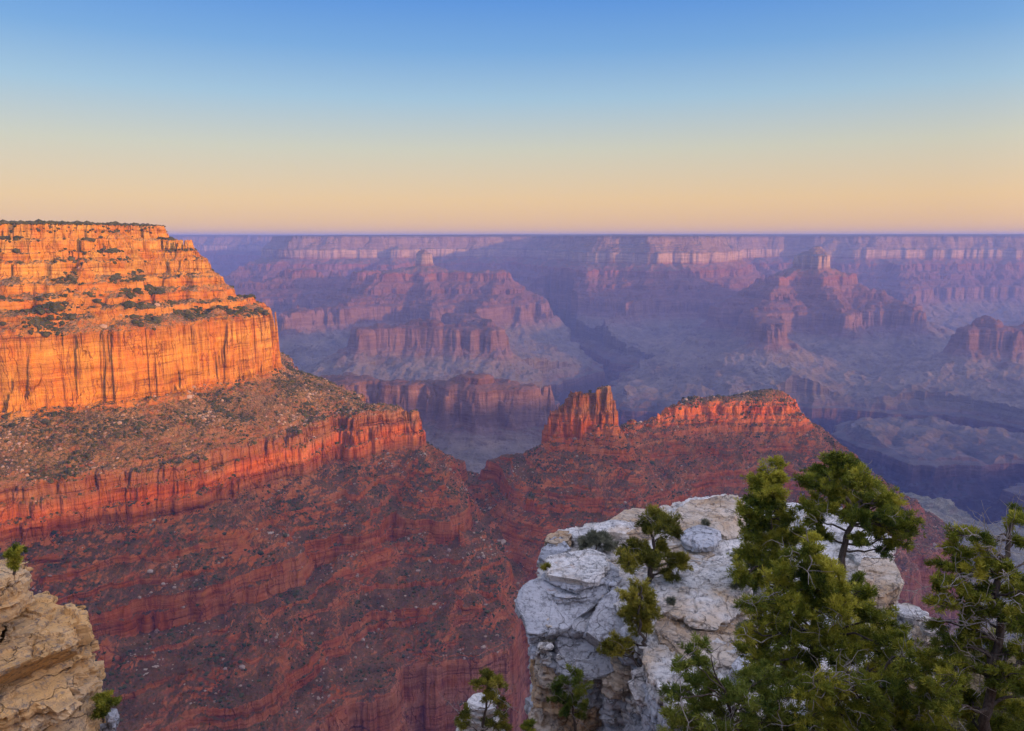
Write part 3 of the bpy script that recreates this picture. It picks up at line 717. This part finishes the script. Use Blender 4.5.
pinnacle('white_boulder', 'white lichen-blotched rock knob below the outcrop at the bottom of the frame', 481, 697, 14.2, .95, -29, [M_LW, M_LW, M_LG], 300, flare=.06)
pinnacle('grey_boulder', 'small grey rock behind the bush at the foot of the yellow buttress', 110, 712, 13.2, .45, -12.0, [M_LW, M_LG], 330, flare=.02)
pinnacle('pale_boulder', 'rounded pale boulder showing behind the pines right of the outcrop', 905, 607, 16.5, 1.0, -12.5, [M_LW], 350, flare=.05)
pinnacle('pale_boulder', 'lower pale boulder half hidden by twigs between the pines', 929, 618, 15.0, .7, -12.0, [M_LW, M_LC], 370, flare=.05)

# ------------------------------------------------------------------ pines, junipers and bushes
def leafmat(name, a, b_, c_):
    m, t, b = material(name, .6, .25)
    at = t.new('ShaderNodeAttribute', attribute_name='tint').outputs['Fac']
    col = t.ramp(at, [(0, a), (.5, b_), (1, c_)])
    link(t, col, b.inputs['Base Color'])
    tr = t.new('ShaderNodeBsdfTranslucent', inp={'Color': col}); ms = t.new('ShaderNodeMixShader', inp={0: .3, 1: b.outputs[0], 2: tr.outputs[0]})
    link(t, ms.outputs[0], t.n['Material Output'].inputs[0])
    return m
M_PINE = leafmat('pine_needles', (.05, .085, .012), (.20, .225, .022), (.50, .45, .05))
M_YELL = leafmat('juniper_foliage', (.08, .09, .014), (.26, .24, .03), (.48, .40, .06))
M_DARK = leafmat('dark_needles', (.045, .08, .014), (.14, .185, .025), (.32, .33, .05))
M_SAGE = leafmat('sage_leaves', (.12, .13, .09), (.19, .20, .13), (.26, .25, .17))
def barkmat(name, a, b_):
    m, t, b = material(name, .9, .1); g = t.new('ShaderNodeNewGeometry')
    n = t.noise(t.vmul(g.outputs['Position'], (30, 30, 6)), 1.0, 4, .7); link(t, t.mix(t.rng(n, .35, .65), (*a, 1), (*b_, 1)), b.inputs['Base Color'])
    bp = t.new('ShaderNodeBump', inp={'Strength': .6, 'Distance': .01, 'Height': n}); link(t, bp.outputs[0], b.inputs['Normal']); return m
M_BARK = barkmat('bark', (.05, .038, .03), (.13, .105, .085))
M_DEAD = barkmat('weathered_wood', (.22, .19, .165), (.42, .38, .33))
class Tubes:
    def __init__(s): s.V = []; s.F = []; s.n = 0
    def add(s, pts, rad, sides=6):
        pts = np.array(pts, dtype=float); n = len(pts); T = np.gradient(pts, axis=0); T /= np.linalg.norm(T, axis=1)[:, None]+1e-9
        up = np.array([.3, .9, .2]); A = np.cross(T, up); A /= np.linalg.norm(A, axis=1)[:, None]+1e-9; B = np.cross(T, A)
        a = np.linspace(0, 2*np.pi, sides, endpoint=False)
        ring = pts[:, None]+(A[:, None]*np.cos(a)[None, :, None]+B[:, None]*np.sin(a)[None, :, None])*np.array(rad)[:, None, None]
        s.V.append(ring.reshape(-1, 3)); idx = np.arange(n*sides).reshape(n, sides)+s.n
        s.F.append(np.stack([idx[:-1], np.roll(idx[:-1], -1, 1), np.roll(idx[1:], -1, 1), idx[1:]], -1).reshape(-1, 4)); s.n += n*sides
    def build(s, name, mat, parent):
        if not s.V: return None
        V = np.concatenate(s.V)-np.array(parent.location); return mesh_np(name, V, np.concatenate(s.F), mat, parent, True)
def wander(rs, a, b, n=7, amp=.1, sag=0.0):
    a = np.array(a, dtype=float); b = np.array(b, dtype=float); L = np.linalg.norm(b-a)
    t = np.linspace(0, 1, n)[:, None]; P = a+(b-a)*t
    off = rs.normal(size=(n, 3))*amp*L; off[0] = 0; off[-1] = 0
    off[1:-1] = (off[1:-1]+off[:-2]+off[2:])/2.2
    P = P+off; P[:, 2] += sag*L*np.sin(np.pi*t[:, 0]); return P
def tufts(C, D, tint, rs, nl, ln, wd, spread):
    """bunches of narrow leaves: C centres, D directions"""
    n = len(C); A = rs.normal(size=(n, nl, 3)); A /= np.linalg.norm(A, axis=-1, keepdims=True)
    d = D[:, None]+A*spread; d /= np.linalg.norm(d, axis=-1, keepdims=True)
    s = np.cross(d, rs.normal(size=(n, nl, 3))); s /= np.linalg.norm(s, axis=-1, keepdims=True)+1e-9
    L = ln*rs.uniform(.6, 1.15, (n, nl, 1)); root = C[:, None]+A*ln*.25
    v0 = root-s*wd*.5; v1 = root+s*wd*.5; v2 = root+d*L+s*wd*.25; v3 = root+d*L-s*wd*.25
    V = np.stack([v0, v1, v2, v3], 2).reshape(-1, 3); F_ = np.arange(len(V)).reshape(-1, 4)
    tt = np.clip(tint[:, None]+rs.normal(size=(n, nl))*.08, 0, 1); return V, F_, np.repeat(tt.ravel(), 4)
def tree(name, label, cat, trunk, clumps, y, mat=None, seed=0, dens=1.0, nl=12, ln=.07, wd=.012, dead=0, r0=.07, spread=.9, depth=.55, tintb=.45, group=None, bare=()):
    """trunk: [(px, py, dy)...] from the ground up; clumps: (px, py, radius in px[, dy])"""
    rs = np.random.RandomState(seed); mat = mat or M_PINE
    tp = [at_y(a, b, y+c) for a, b, c in trunk]
    root = empty(name, tp[0]); tag(root, label, cat, group)
    T = np.array([p[:] for p in tp]); 
    u = np.linspace(0, len(T)-1, 5*(len(T)-1)+1); Ts = np.stack([np.interp(u, range(len(T)), T[:, i]) for i in range(3)], 1)
    Ts[1:-1] += rs.normal(size=(len(Ts)-2, 3))*r0*.45
    tb = Tubes(); tb.add(Ts, np.linspace(r0*1.25, r0*.3, len(Ts)), 8); tb.build('trunk', M_BARK, root)
    br = Tubes(); CC = []; DD = []; TT = []; WW = []
    for cl in clumps:
        px, py, rp = cl[:3]; dy = cl[3] if len(cl) > 3 else rs.uniform(-depth, depth)
        c = np.array(at_y(px, py, y+dy)[:]); R = rp*y/F*1.16
        # limb from a point of the trunk a bit lower than the clump
        cost = np.linalg.norm(Ts-c, axis=1)+np.maximum(0, Ts[:, 2]-(c[2]-.1))*2.5; k = int(np.argmin(cost)); a = Ts[k]
        lr = r0*(1-.65*k/len(Ts))*.5
        W = wander(rs, a, c, 8, .07, .06); br.add(W, np.linspace(lr, lr*.3, 8), 6); WW.append(W)
        ct = rs.normal()*.16+tintb
        n = int(dens*190*(R/.28)**1.9)+14; ns = max(6, n//14)
        for q in range(ns):                                     # sprays: a twig with bunches along it
            dv = rs.normal(size=3); dv /= np.linalg.norm(dv); dv[2] = dv[2]*.75+.12; e = c+dv*R*rs.uniform(.4, 1.3)
            s0 = W[rs.randint(4, 8)]; tw = wander(rs, s0, e, 5, .10); br.add(tw, np.linspace(lr*.3+.002, .003, 5), 4)
            m = n//ns; tq = rs.uniform(.35, 1.05, m)[:, None]
            pos = s0+(e-s0)*tq+rs.normal(size=(m, 3))*R*.13
            CC.append(pos); dn = dv[None]*.7+rs.normal(size=(m, 3))*.45+np.array([0, 0, .35]); DD.append(dn/np.linalg.norm(dn, axis=1)[:, None])
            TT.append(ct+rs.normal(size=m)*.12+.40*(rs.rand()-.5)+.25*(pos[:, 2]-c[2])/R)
    for q in range(dead):
        k = rs.randint(len(Ts)//4, len(Ts)); cl = clumps[rs.randint(len(clumps))]
        e = np.array(at_y(cl[0]+rs.normal()*cl[2]*1.1, cl[1]+rs.normal()*cl[2]*1.1, y-rs.uniform(.0, depth*1.3))[:]); AW = np.concatenate(WW); a = AW[np.argmin(np.abs(np.linalg.norm(AW-e, axis=1)-.45))]
        dd = Tubes(); W = wander(rs, a, e, 8, .11); dd.add(W, np.linspace(.011, .003, 8), 4)
        for j in range(4):
            s0 = W[rs.randint(2, 8)]; e2 = s0+rs.normal(size=3)*.16; dd.add(wander(rs, s0, e2, 5, .12), np.linspace(.006, .002, 5), 3)
        dd.build('dead_branch', M_DEAD, root)
    for (x1, y1, x2, y2, rr_) in bare:
        a = np.array(at_y(x1, y1, y)[:]); a = Ts[np.argmin(np.linalg.norm(Ts-a, axis=1))]; e = np.array(at_y(x2, y2, y+rs.uniform(-.3, .3))[:]); dd = Tubes(); W = wander(rs, a, e, 10, .06); dd.add(W, np.linspace(rr_, .004, 10), 5)
        for j in range(9):
            s0 = W[rs.randint(3, 10)]; e2 = s0+(e-a)*.22+rs.normal(size=3)*.15*np.linalg.norm(e-a)*.9; w2 = wander(rs, s0, e2, 6, .1); dd.add(w2, np.linspace(rr_*.4, .002, 6), 4)
        dd.build('dead_branch', M_DEAD, root)
    br.build('limbs', M_BARK, root)
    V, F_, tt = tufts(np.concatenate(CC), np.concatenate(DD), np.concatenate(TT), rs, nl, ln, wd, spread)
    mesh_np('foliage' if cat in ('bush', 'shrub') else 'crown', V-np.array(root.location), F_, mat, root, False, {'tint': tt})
    return root
def bush(name, label, px, py, rw, rh, y, mat, seed, n=5, ln=.06, wd=.012, group=None, dens=1.0, tintb=.4):
    r = random.Random(seed); cl = [(px+r.uniform(-1, 1)*rw*.6, py+r.uniform(-1, 1)*rh*.55, min(rw, rh)*r.uniform(.5, .8)) for _ in range(n)]
    return tree(name, label, 'bush', [(px, py+rh*1.15, 0), (px+2, py+rh*.3, 0), (px, py, 0)], cl, y, mat, seed, dens, 12, ln, wd, 0, .02, depth=rw*y/F*.6, tintb=tintb)

tree('gnarled_juniper', 'small gnarled juniper with bent trunk standing on the outcrop edge', 'tree', [(640, 596, 0), (652, 576, 0), (648, 562, 0), (655, 545, 0), (650, 528, .1)],
     [(655, 514, 10), (664, 526, 13), (648, 524, 10), (676, 530, 8), (641, 552, 11), (629, 564, 12), (652, 560, 11), (632, 546, 8), (676, 560, 10), (684, 563, 8), (672, 575, 8), (660, 548, 9), (625, 556, 8)], 18.2, M_YELL, 1, 1.1, ln=.08, wd=.016, dead=10, r0=.08, tintb=.33,
     bare=[(655, 560, 690, 566, .02), (645, 560, 612, 540, .02), (650, 540, 628, 528, .015)])
bush('sage_bush', 'low grey-green bush among the white slabs left of the juniper', 595, 540, 26, 10, 20.2, M_SAGE, 2, 7, ln=.1, wd=.014)
bush('small_plant', 'tiny yellow-green tuft on the left side of the layered block', 547, 566, 6, 4, 18.3, M_YELL, 3, 3, ln=.07)
tree('yellow_juniper', 'slender yellow-green juniper rooted in the cleft of the front face', 'tree', [(645, 690, -.3), (640, 672, -.3), (648, 650, -.2), (640, 632, -.2), (640, 600, -.2), (640, 586, -.2)],
     [(640, 588, 9), (632, 598, 11), (648, 600, 11), (640, 612, 12), (652, 612, 8), (636, 624, 11), (647, 626, 9), (628, 612, 9), (611, 641, 9), (618, 650, 9), (607, 651, 7), (626, 643, 7), (630, 652, 5)], 15.6, M_YELL, 4, 1.2, ln=.07, wd=.014, dead=8, r0=.05, depth=.3, tintb=.5,
     bare=[(648, 655, 668, 625, .02), (642, 650, 606, 632, .015), (644, 668, 668, 640, .02)])
tree('dark_juniper', 'dark little juniper clinging to the shaded lower face of the outcrop', 'tree', [(577, 745, 0), (575, 722, 0), (572, 705, 0), (573, 680, 0)],
     [(562, 682, 10), (575, 678, 11), (586, 690, 10), (560, 697, 9), (575, 700, 9), (588, 704, 7), (566, 712, 7), (580, 715, 6), (556, 688, 6)], 15.5, M_DARK, 5, .75, ln=.07, wd=.014, dead=8, r0=.035, depth=.3, tintb=.4)
tree('olive_juniper', 'olive green juniper leaning over the white rock knob at the bottom', 'tree', [(478, 745, 0), (484, 720, 0), (486, 700, 0), (490, 682, 0)],
     [(487, 676, 10), (496, 684, 10), (482, 684, 8), (498, 696, 9), (490, 698, 8), (464, 712, 8), (460, 722, 8), (505, 712, 7), (490, 722, 7), (502, 726, 8)], 13.3, M_YELL, 6, .8, ln=.07, wd=.013, dead=6, r0=.03, depth=.3, tintb=.25, bare=[(480, 730, 452, 706, .015)])
bush('cleft_bush', 'dark green bush in the gap left of the outcrop foot', 532, 727, 14, 8, 15.0, M_PINE, 7, 5)
bush('corner_bush', 'dark green bush at the foot of the yellow buttress', 103, 706, 11, 14, 12.6, M_PINE, 8, 7, tintb=.35)
bush('ledge_bush', 'bright green bush growing on top of the yellow buttress', 14, 558, 9, 14, 12.3, M_PINE, 9, 7, tintb=.55)
for k, (px, py, lab) in enumerate([(707, 522, 'dry straw tuft on the cream plate at the back of the outcrop'), (744, 606, 'dry brown tuft at the right rim of the lower white plate'), (735, 586, 'dry brown tuft beside the upper end of the white plate'), (672, 601, 'dry tan tuft at the left corner of the white plate'), (742, 628, 'dry tuft on the cream rock below the white plate')]):
    z_ = -8.62; x_, y_ = at_z(px, py, z_); bush('dry_tuft', lab, px, py, 6, 3, y_, M_SAGE, 40+k, 3, ln=.09, wd=.01)

GP = 'pines on the right of the outcrop'
tree('slim_pine', 'slim upright pine with tapering crown at the left end of the pine group', 'tree', [(786, 640, 0), (778, 590, 0), (772, 540, 0), (768, 500, 0), (776, 466, 0)],
     [(777, 466, 8), (768, 474, 10), (780, 478, 9), (760, 484, 12), (774, 492, 11), (752, 498, 10), (764, 504, 12), (778, 508, 10), (748, 514, 11), (760, 522, 13), (776, 524, 12), (750, 534, 11), (766, 540, 13), (782, 540, 12), (744, 556, 13), (758, 562, 14), (776, 562, 14), (742, 574, 12), (756, 582, 12), (790, 520, 9), (796, 536, 11)],
     18.0, M_PINE, 11, 1.0, ln=.09, wd=.017, dead=8, r0=.09, depth=.7, tintb=.5, group=GP)
tree('spreading_pine', 'spreading pine with broad domed crown against the canyon haze', 'tree', [(846, 650, 0), (842, 600, 0), (843, 556, 0), (850, 525, 0), (846, 495, 0), (850, 470, 0)],
     [(815, 472, 11), (828, 462, 10), (842, 458, 11), (856, 466, 12), (806, 480, 10), (820, 484, 12), (838, 474, 12), (852, 482, 12), (866, 480, 12), (876, 490, 12), (886, 500, 12), (896, 508, 12), (906, 518, 12), (910, 532, 9), (898, 526, 11), (884, 518, 12), (868, 500, 12), (852, 502, 12), (834, 494, 12), (816, 502, 11),
      (828, 510, 11), (846, 518, 10), (864, 518, 11), (878, 532, 10), (812, 520, 10), (902, 542, 8), (888, 550, 8), (864, 540, 8), (822, 532, 8), (806, 508, 9)],
     16.5, M_PINE, 12, .95, ln=.085, wd=.016, dead=14, r0=.09, depth=.9, tintb=.42, group=GP, bare=[(845, 540, 880, 548, .02), (846, 520, 815, 505, .02), (850, 520, 895, 530, .02)])
tree('bushy_pine', 'dense bushy pine with bright green top in front of the outcrop', 'tree', [(818, 790, 0), (816, 720, 0), (815, 660, 0), (812, 610, 0), (810, 560, 0)],
     [(808, 552, 11), (798, 560, 12), (820, 562, 13), (786, 570, 13), (808, 574, 16), (832, 574, 13), (776, 586, 14), (796, 590, 17), (820, 592, 17), (844, 592, 14), (770, 604, 15), (788, 610, 17), (812, 612, 18), (836, 612, 17), (858, 604, 15), (872, 612, 14), (756, 620, 14), (776, 630, 17), (800, 634, 18), (826, 636, 18), (850, 632, 18),
      (872, 630, 16), (890, 624, 12), (748, 606, 10), (760, 644, 15), (784, 654, 17), (810, 660, 16), (838, 658, 17), (862, 652, 17), (886, 648, 15), (900, 642, 12), (744, 634, 11), (822, 580, 12), (756, 664, 16), (774, 676, 16), (796, 680, 16), (820, 682, 16), (846, 676, 16), (870, 668, 16), (894, 664, 14), (744, 652, 12), (784, 636, 16), (860, 584, 11), (870, 594, 11), (812, 540, 8)],
     12.0, M_PINE, 13, .95, ln=.075, wd=.013, dead=18, r0=.08, depth=.8, tintb=.5, group=GP)
tree('low_pine', 'low dark pine spreading across the bottom below the outcrop rocks', 'tree', [(735, 860, 0), (735, 790, 0), (738, 735, 0), (725, 690, 0)],
     [(690, 648, 8), (701, 641, 7), (680, 662, 10), (700, 660, 11), (690, 680, 14), (712, 684, 14), (732, 690, 15), (676, 696, 13), (698, 702, 16), (722, 708, 16), (746, 706, 16), (764, 696, 14), (672, 718, 14), (692, 726, 16), (716, 732, 17), (740, 732, 17), (764, 724, 17), (786, 712, 15), (788, 736, 16), (668, 740, 14), (750, 682, 12), (770, 672, 13)],
     10.5, M_DARK, 14, 1.0, ln=.07, wd=.012, dead=12, r0=.07, depth=.6, tintb=.55, group=GP)
tree('twiggy_pine', 'open twiggy pine with many bare grey branches between its neighbours', 'tree', [(870, 880, 0), (872, 800, 0), (868, 740, 0), (880, 690, 0), (890, 660, 0)],
     [(806, 692, 15), (826, 688, 15), (848, 684, 16), (870, 684, 15), (892, 676, 15), (912, 668, 13), (926, 656, 11), (812, 716, 16), (836, 712, 17), (860, 712, 16), (884, 706, 17), (906, 698, 15), (928, 688, 14), (804, 736, 15), (828, 736, 16), (854, 738, 17), (880, 736, 17), (904, 728, 16), (928, 718, 15), (922, 738, 14), (940, 668, 10), (778, 700, 14), (790, 724, 15), (818, 700, 15), (842, 698, 15), (868, 698, 15), (896, 690, 15), (916, 706, 15), (934, 702, 13), (936, 730, 14), (870, 724, 15), (844, 724, 15), (900, 712, 15), (908, 650, 10)],
     10.6, M_PINE, 15, 1.0, ln=.07, wd=.012, dead=32, r0=.06, depth=.6, tintb=.42, group=GP, bare=[(890, 690, 905, 640, .012), (860, 700, 850, 660, .012), (900, 690, 935, 640, .014), (880, 720, 915, 690, .012)])
tree('ragged_pine', 'ragged pine with dark curved trunk at the right edge of the frame', 'tree', [(985, 880, 0), (990, 800, 0), (985, 720, 0), (995, 660, 0), (1000, 620, 0), (996, 580, 0), (1008, 545, 0), (1014, 512, 0)],
     [(1014, 508, 7), (1019, 520, 9), (1010, 524, 6), (1022, 540, 9), (955, 536, 9), (968, 534, 9), (980, 538, 9), (948, 548, 9), (962, 552, 12), (976, 554, 12), (988, 558, 11), (944, 566, 11), (958, 570, 13), (974, 572, 12), (936, 582, 11), (950, 588, 13), (966, 590, 10), (1016, 572, 12), (1026, 596, 14), (1008, 612, 12), (1020, 626, 16),
      (976, 612, 11), (958, 624, 12), (944, 640, 13), (968, 644, 13), (992, 640, 13), (1014, 652, 17), (956, 664, 15), (982, 668, 15), (1004, 678, 17), (1026, 682, 16), (940, 686, 14), (964, 690, 16), (988, 698, 17), (1014, 706, 18), (944, 712, 15), (970, 716, 17), (998, 726, 18), (1024, 732, 18), (948, 736, 15), (974, 742, 16), (1040, 640, 16), (1045, 690, 18), (1040, 560, 12), (1000, 570, 10), (986, 590, 12), (1006, 590, 12), (992, 612, 12), (972, 630, 12), (944, 606, 11), (1030, 612, 14), (1034, 660, 16), (978, 600, 10), (930, 600, 9), (934, 622, 10), (1000, 660, 14), (964, 606, 10)],
     9.8, M_PINE, 16, .95, ln=.065, wd=.011, dead=32, r0=.075, depth=.5, tintb=.45, group=GP, bare=[(998, 580, 982, 512, .012), (1000, 590, 975, 520, .010), (985, 620, 918, 590, .014), (980, 640, 915, 610, .012), (996, 640, 950, 600, .014), (1000, 600, 1006, 520, .01), (975, 660, 935, 630, .012), (990, 700, 960, 650, .012)])
# ------------------------------------------------------------------ camera, sun, sky, air
cam = bpy.data.cameras.new('camera'); co = bpy.data.objects.new('camera', cam); COL.objects.link(co)
co.location = (0, 0, 0); co.rotation_euler = (math.pi/2-PITCH, 0, 0)
cam.sensor_width = 36; cam.lens = 36*F/1024; cam.clip_start = .1; cam.clip_end = 200000
SC.camera = co
SUN_AZ = math.radians(SUNAZ); SUN_EL = math.radians(SUNEL)     # azimuth measured right of straight behind
S = Vector((math.sin(SUN_AZ)*math.cos(SUN_EL), -math.cos(SUN_AZ)*math.cos(SUN_EL), math.sin(SUN_EL)))
sl = bpy.data.lights.new('sun', 'SUN'); sl.energy = SUNPOW; sl.angle = math.radians(.9); sl.color = SUNCOL
so = bpy.data.objects.new('sun', sl); COL.objects.link(so); so.rotation_euler = S.to_track_quat('Z', 'Y').to_euler(); so.location = (0, -20, 60)
w = bpy.data.worlds.new('World'); SC.world = w; w.use_nodes = True
class WT(NT): pass
t = NT(w); bg = t.n['Background']
sky = t.new('ShaderNodeTexSky'); sky.sky_type = 'NISHITA'; sky.sun_disc = False
sky.sun_elevation = SUN_EL; sky.sun_rotation = math.atan2(S.x, S.y); sky.altitude = 2100; sky.dust_density = 1.5; sky.ozone_density = 2.0
tc = t.new('ShaderNodeTexCoord'); sz = t.new('ShaderNodeSeparateXYZ', inp={0: tc.outputs['Generated']}).outputs[2]
def lin(r, g, b): return tuple(((c/255)/12.92 if c/255 <= .04045 else ((c/255+.055)/1.055)**2.4) for c in (r, g, b))
grad = t.ramp(t.rng(sz, -.05, .95), [(p/1.0, lin(*c)) for p, c in SKYRAMP])
# the half of the sky round the sun and the vault overhead are brightened to fill in the canyon's shade
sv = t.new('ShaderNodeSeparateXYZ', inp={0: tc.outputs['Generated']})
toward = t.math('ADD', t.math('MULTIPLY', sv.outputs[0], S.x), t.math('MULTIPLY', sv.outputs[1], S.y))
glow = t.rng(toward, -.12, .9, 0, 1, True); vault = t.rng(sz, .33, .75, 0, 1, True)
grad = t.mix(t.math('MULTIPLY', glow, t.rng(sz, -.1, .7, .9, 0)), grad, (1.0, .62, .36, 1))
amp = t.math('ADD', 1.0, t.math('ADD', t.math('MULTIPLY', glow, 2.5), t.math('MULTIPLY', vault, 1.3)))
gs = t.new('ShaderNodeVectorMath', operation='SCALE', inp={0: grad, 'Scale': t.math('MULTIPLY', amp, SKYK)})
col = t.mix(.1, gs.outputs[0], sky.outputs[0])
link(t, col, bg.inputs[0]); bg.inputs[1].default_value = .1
# air
hz = bpy.data.materials.new('air'); hz.use_nodes = True; ht = NT(hz); ht.n.remove(ht.n['Principled BSDF'])
pv = ht.new('ShaderNodeVolumePrincipled'); pv.inputs['Color'].default_value = (*HAZECOL, 1); pv.inputs['Density'].default_value = HAZED
pv.inputs['Anisotropy'].default_value = 0.0
link(ht, pv.outputs[0], ht.n['Material Output'].inputs['Volume'])
hv = np.array([(x, y, z) for x in (-24500, 24500) for y in (-9500, 24500) for z in (-1440, 60)], dtype=float)
hf = np.array([(0, 1, 3, 2), (4, 6, 7, 5), (0, 4, 5, 1), (2, 3, 7, 6), (0, 2, 6, 4), (1, 5, 7, 3)])
ho = mesh_np('haze', hv, hf, hz); tag(ho, 'thin blue violet air filling the canyon', None, None, 'stuff')
SC.view_settings.view_transform = 'Standard'; SC.view_settings.look = 'None'; SC.view_settings.gamma = 1; SC.view_settings.use_curve_mapping = False
SC.view_settings.exposure = EXPO
SC.render.engine = 'CYCLES'
SC.cycles.max_bounces = 4; SC.cycles.diffuse_bounces = 2; SC.cycles.glossy_bounces = 1; SC.cycles.volume_bounces = 0
SC.cycles.transparent_max_bounces = 4; SC.cycles.caustics_reflective = False; SC.cycles.caustics_refractive = False
SC.cycles.use_adaptive_sampling = True; SC.cycles.adaptive_threshold = .02
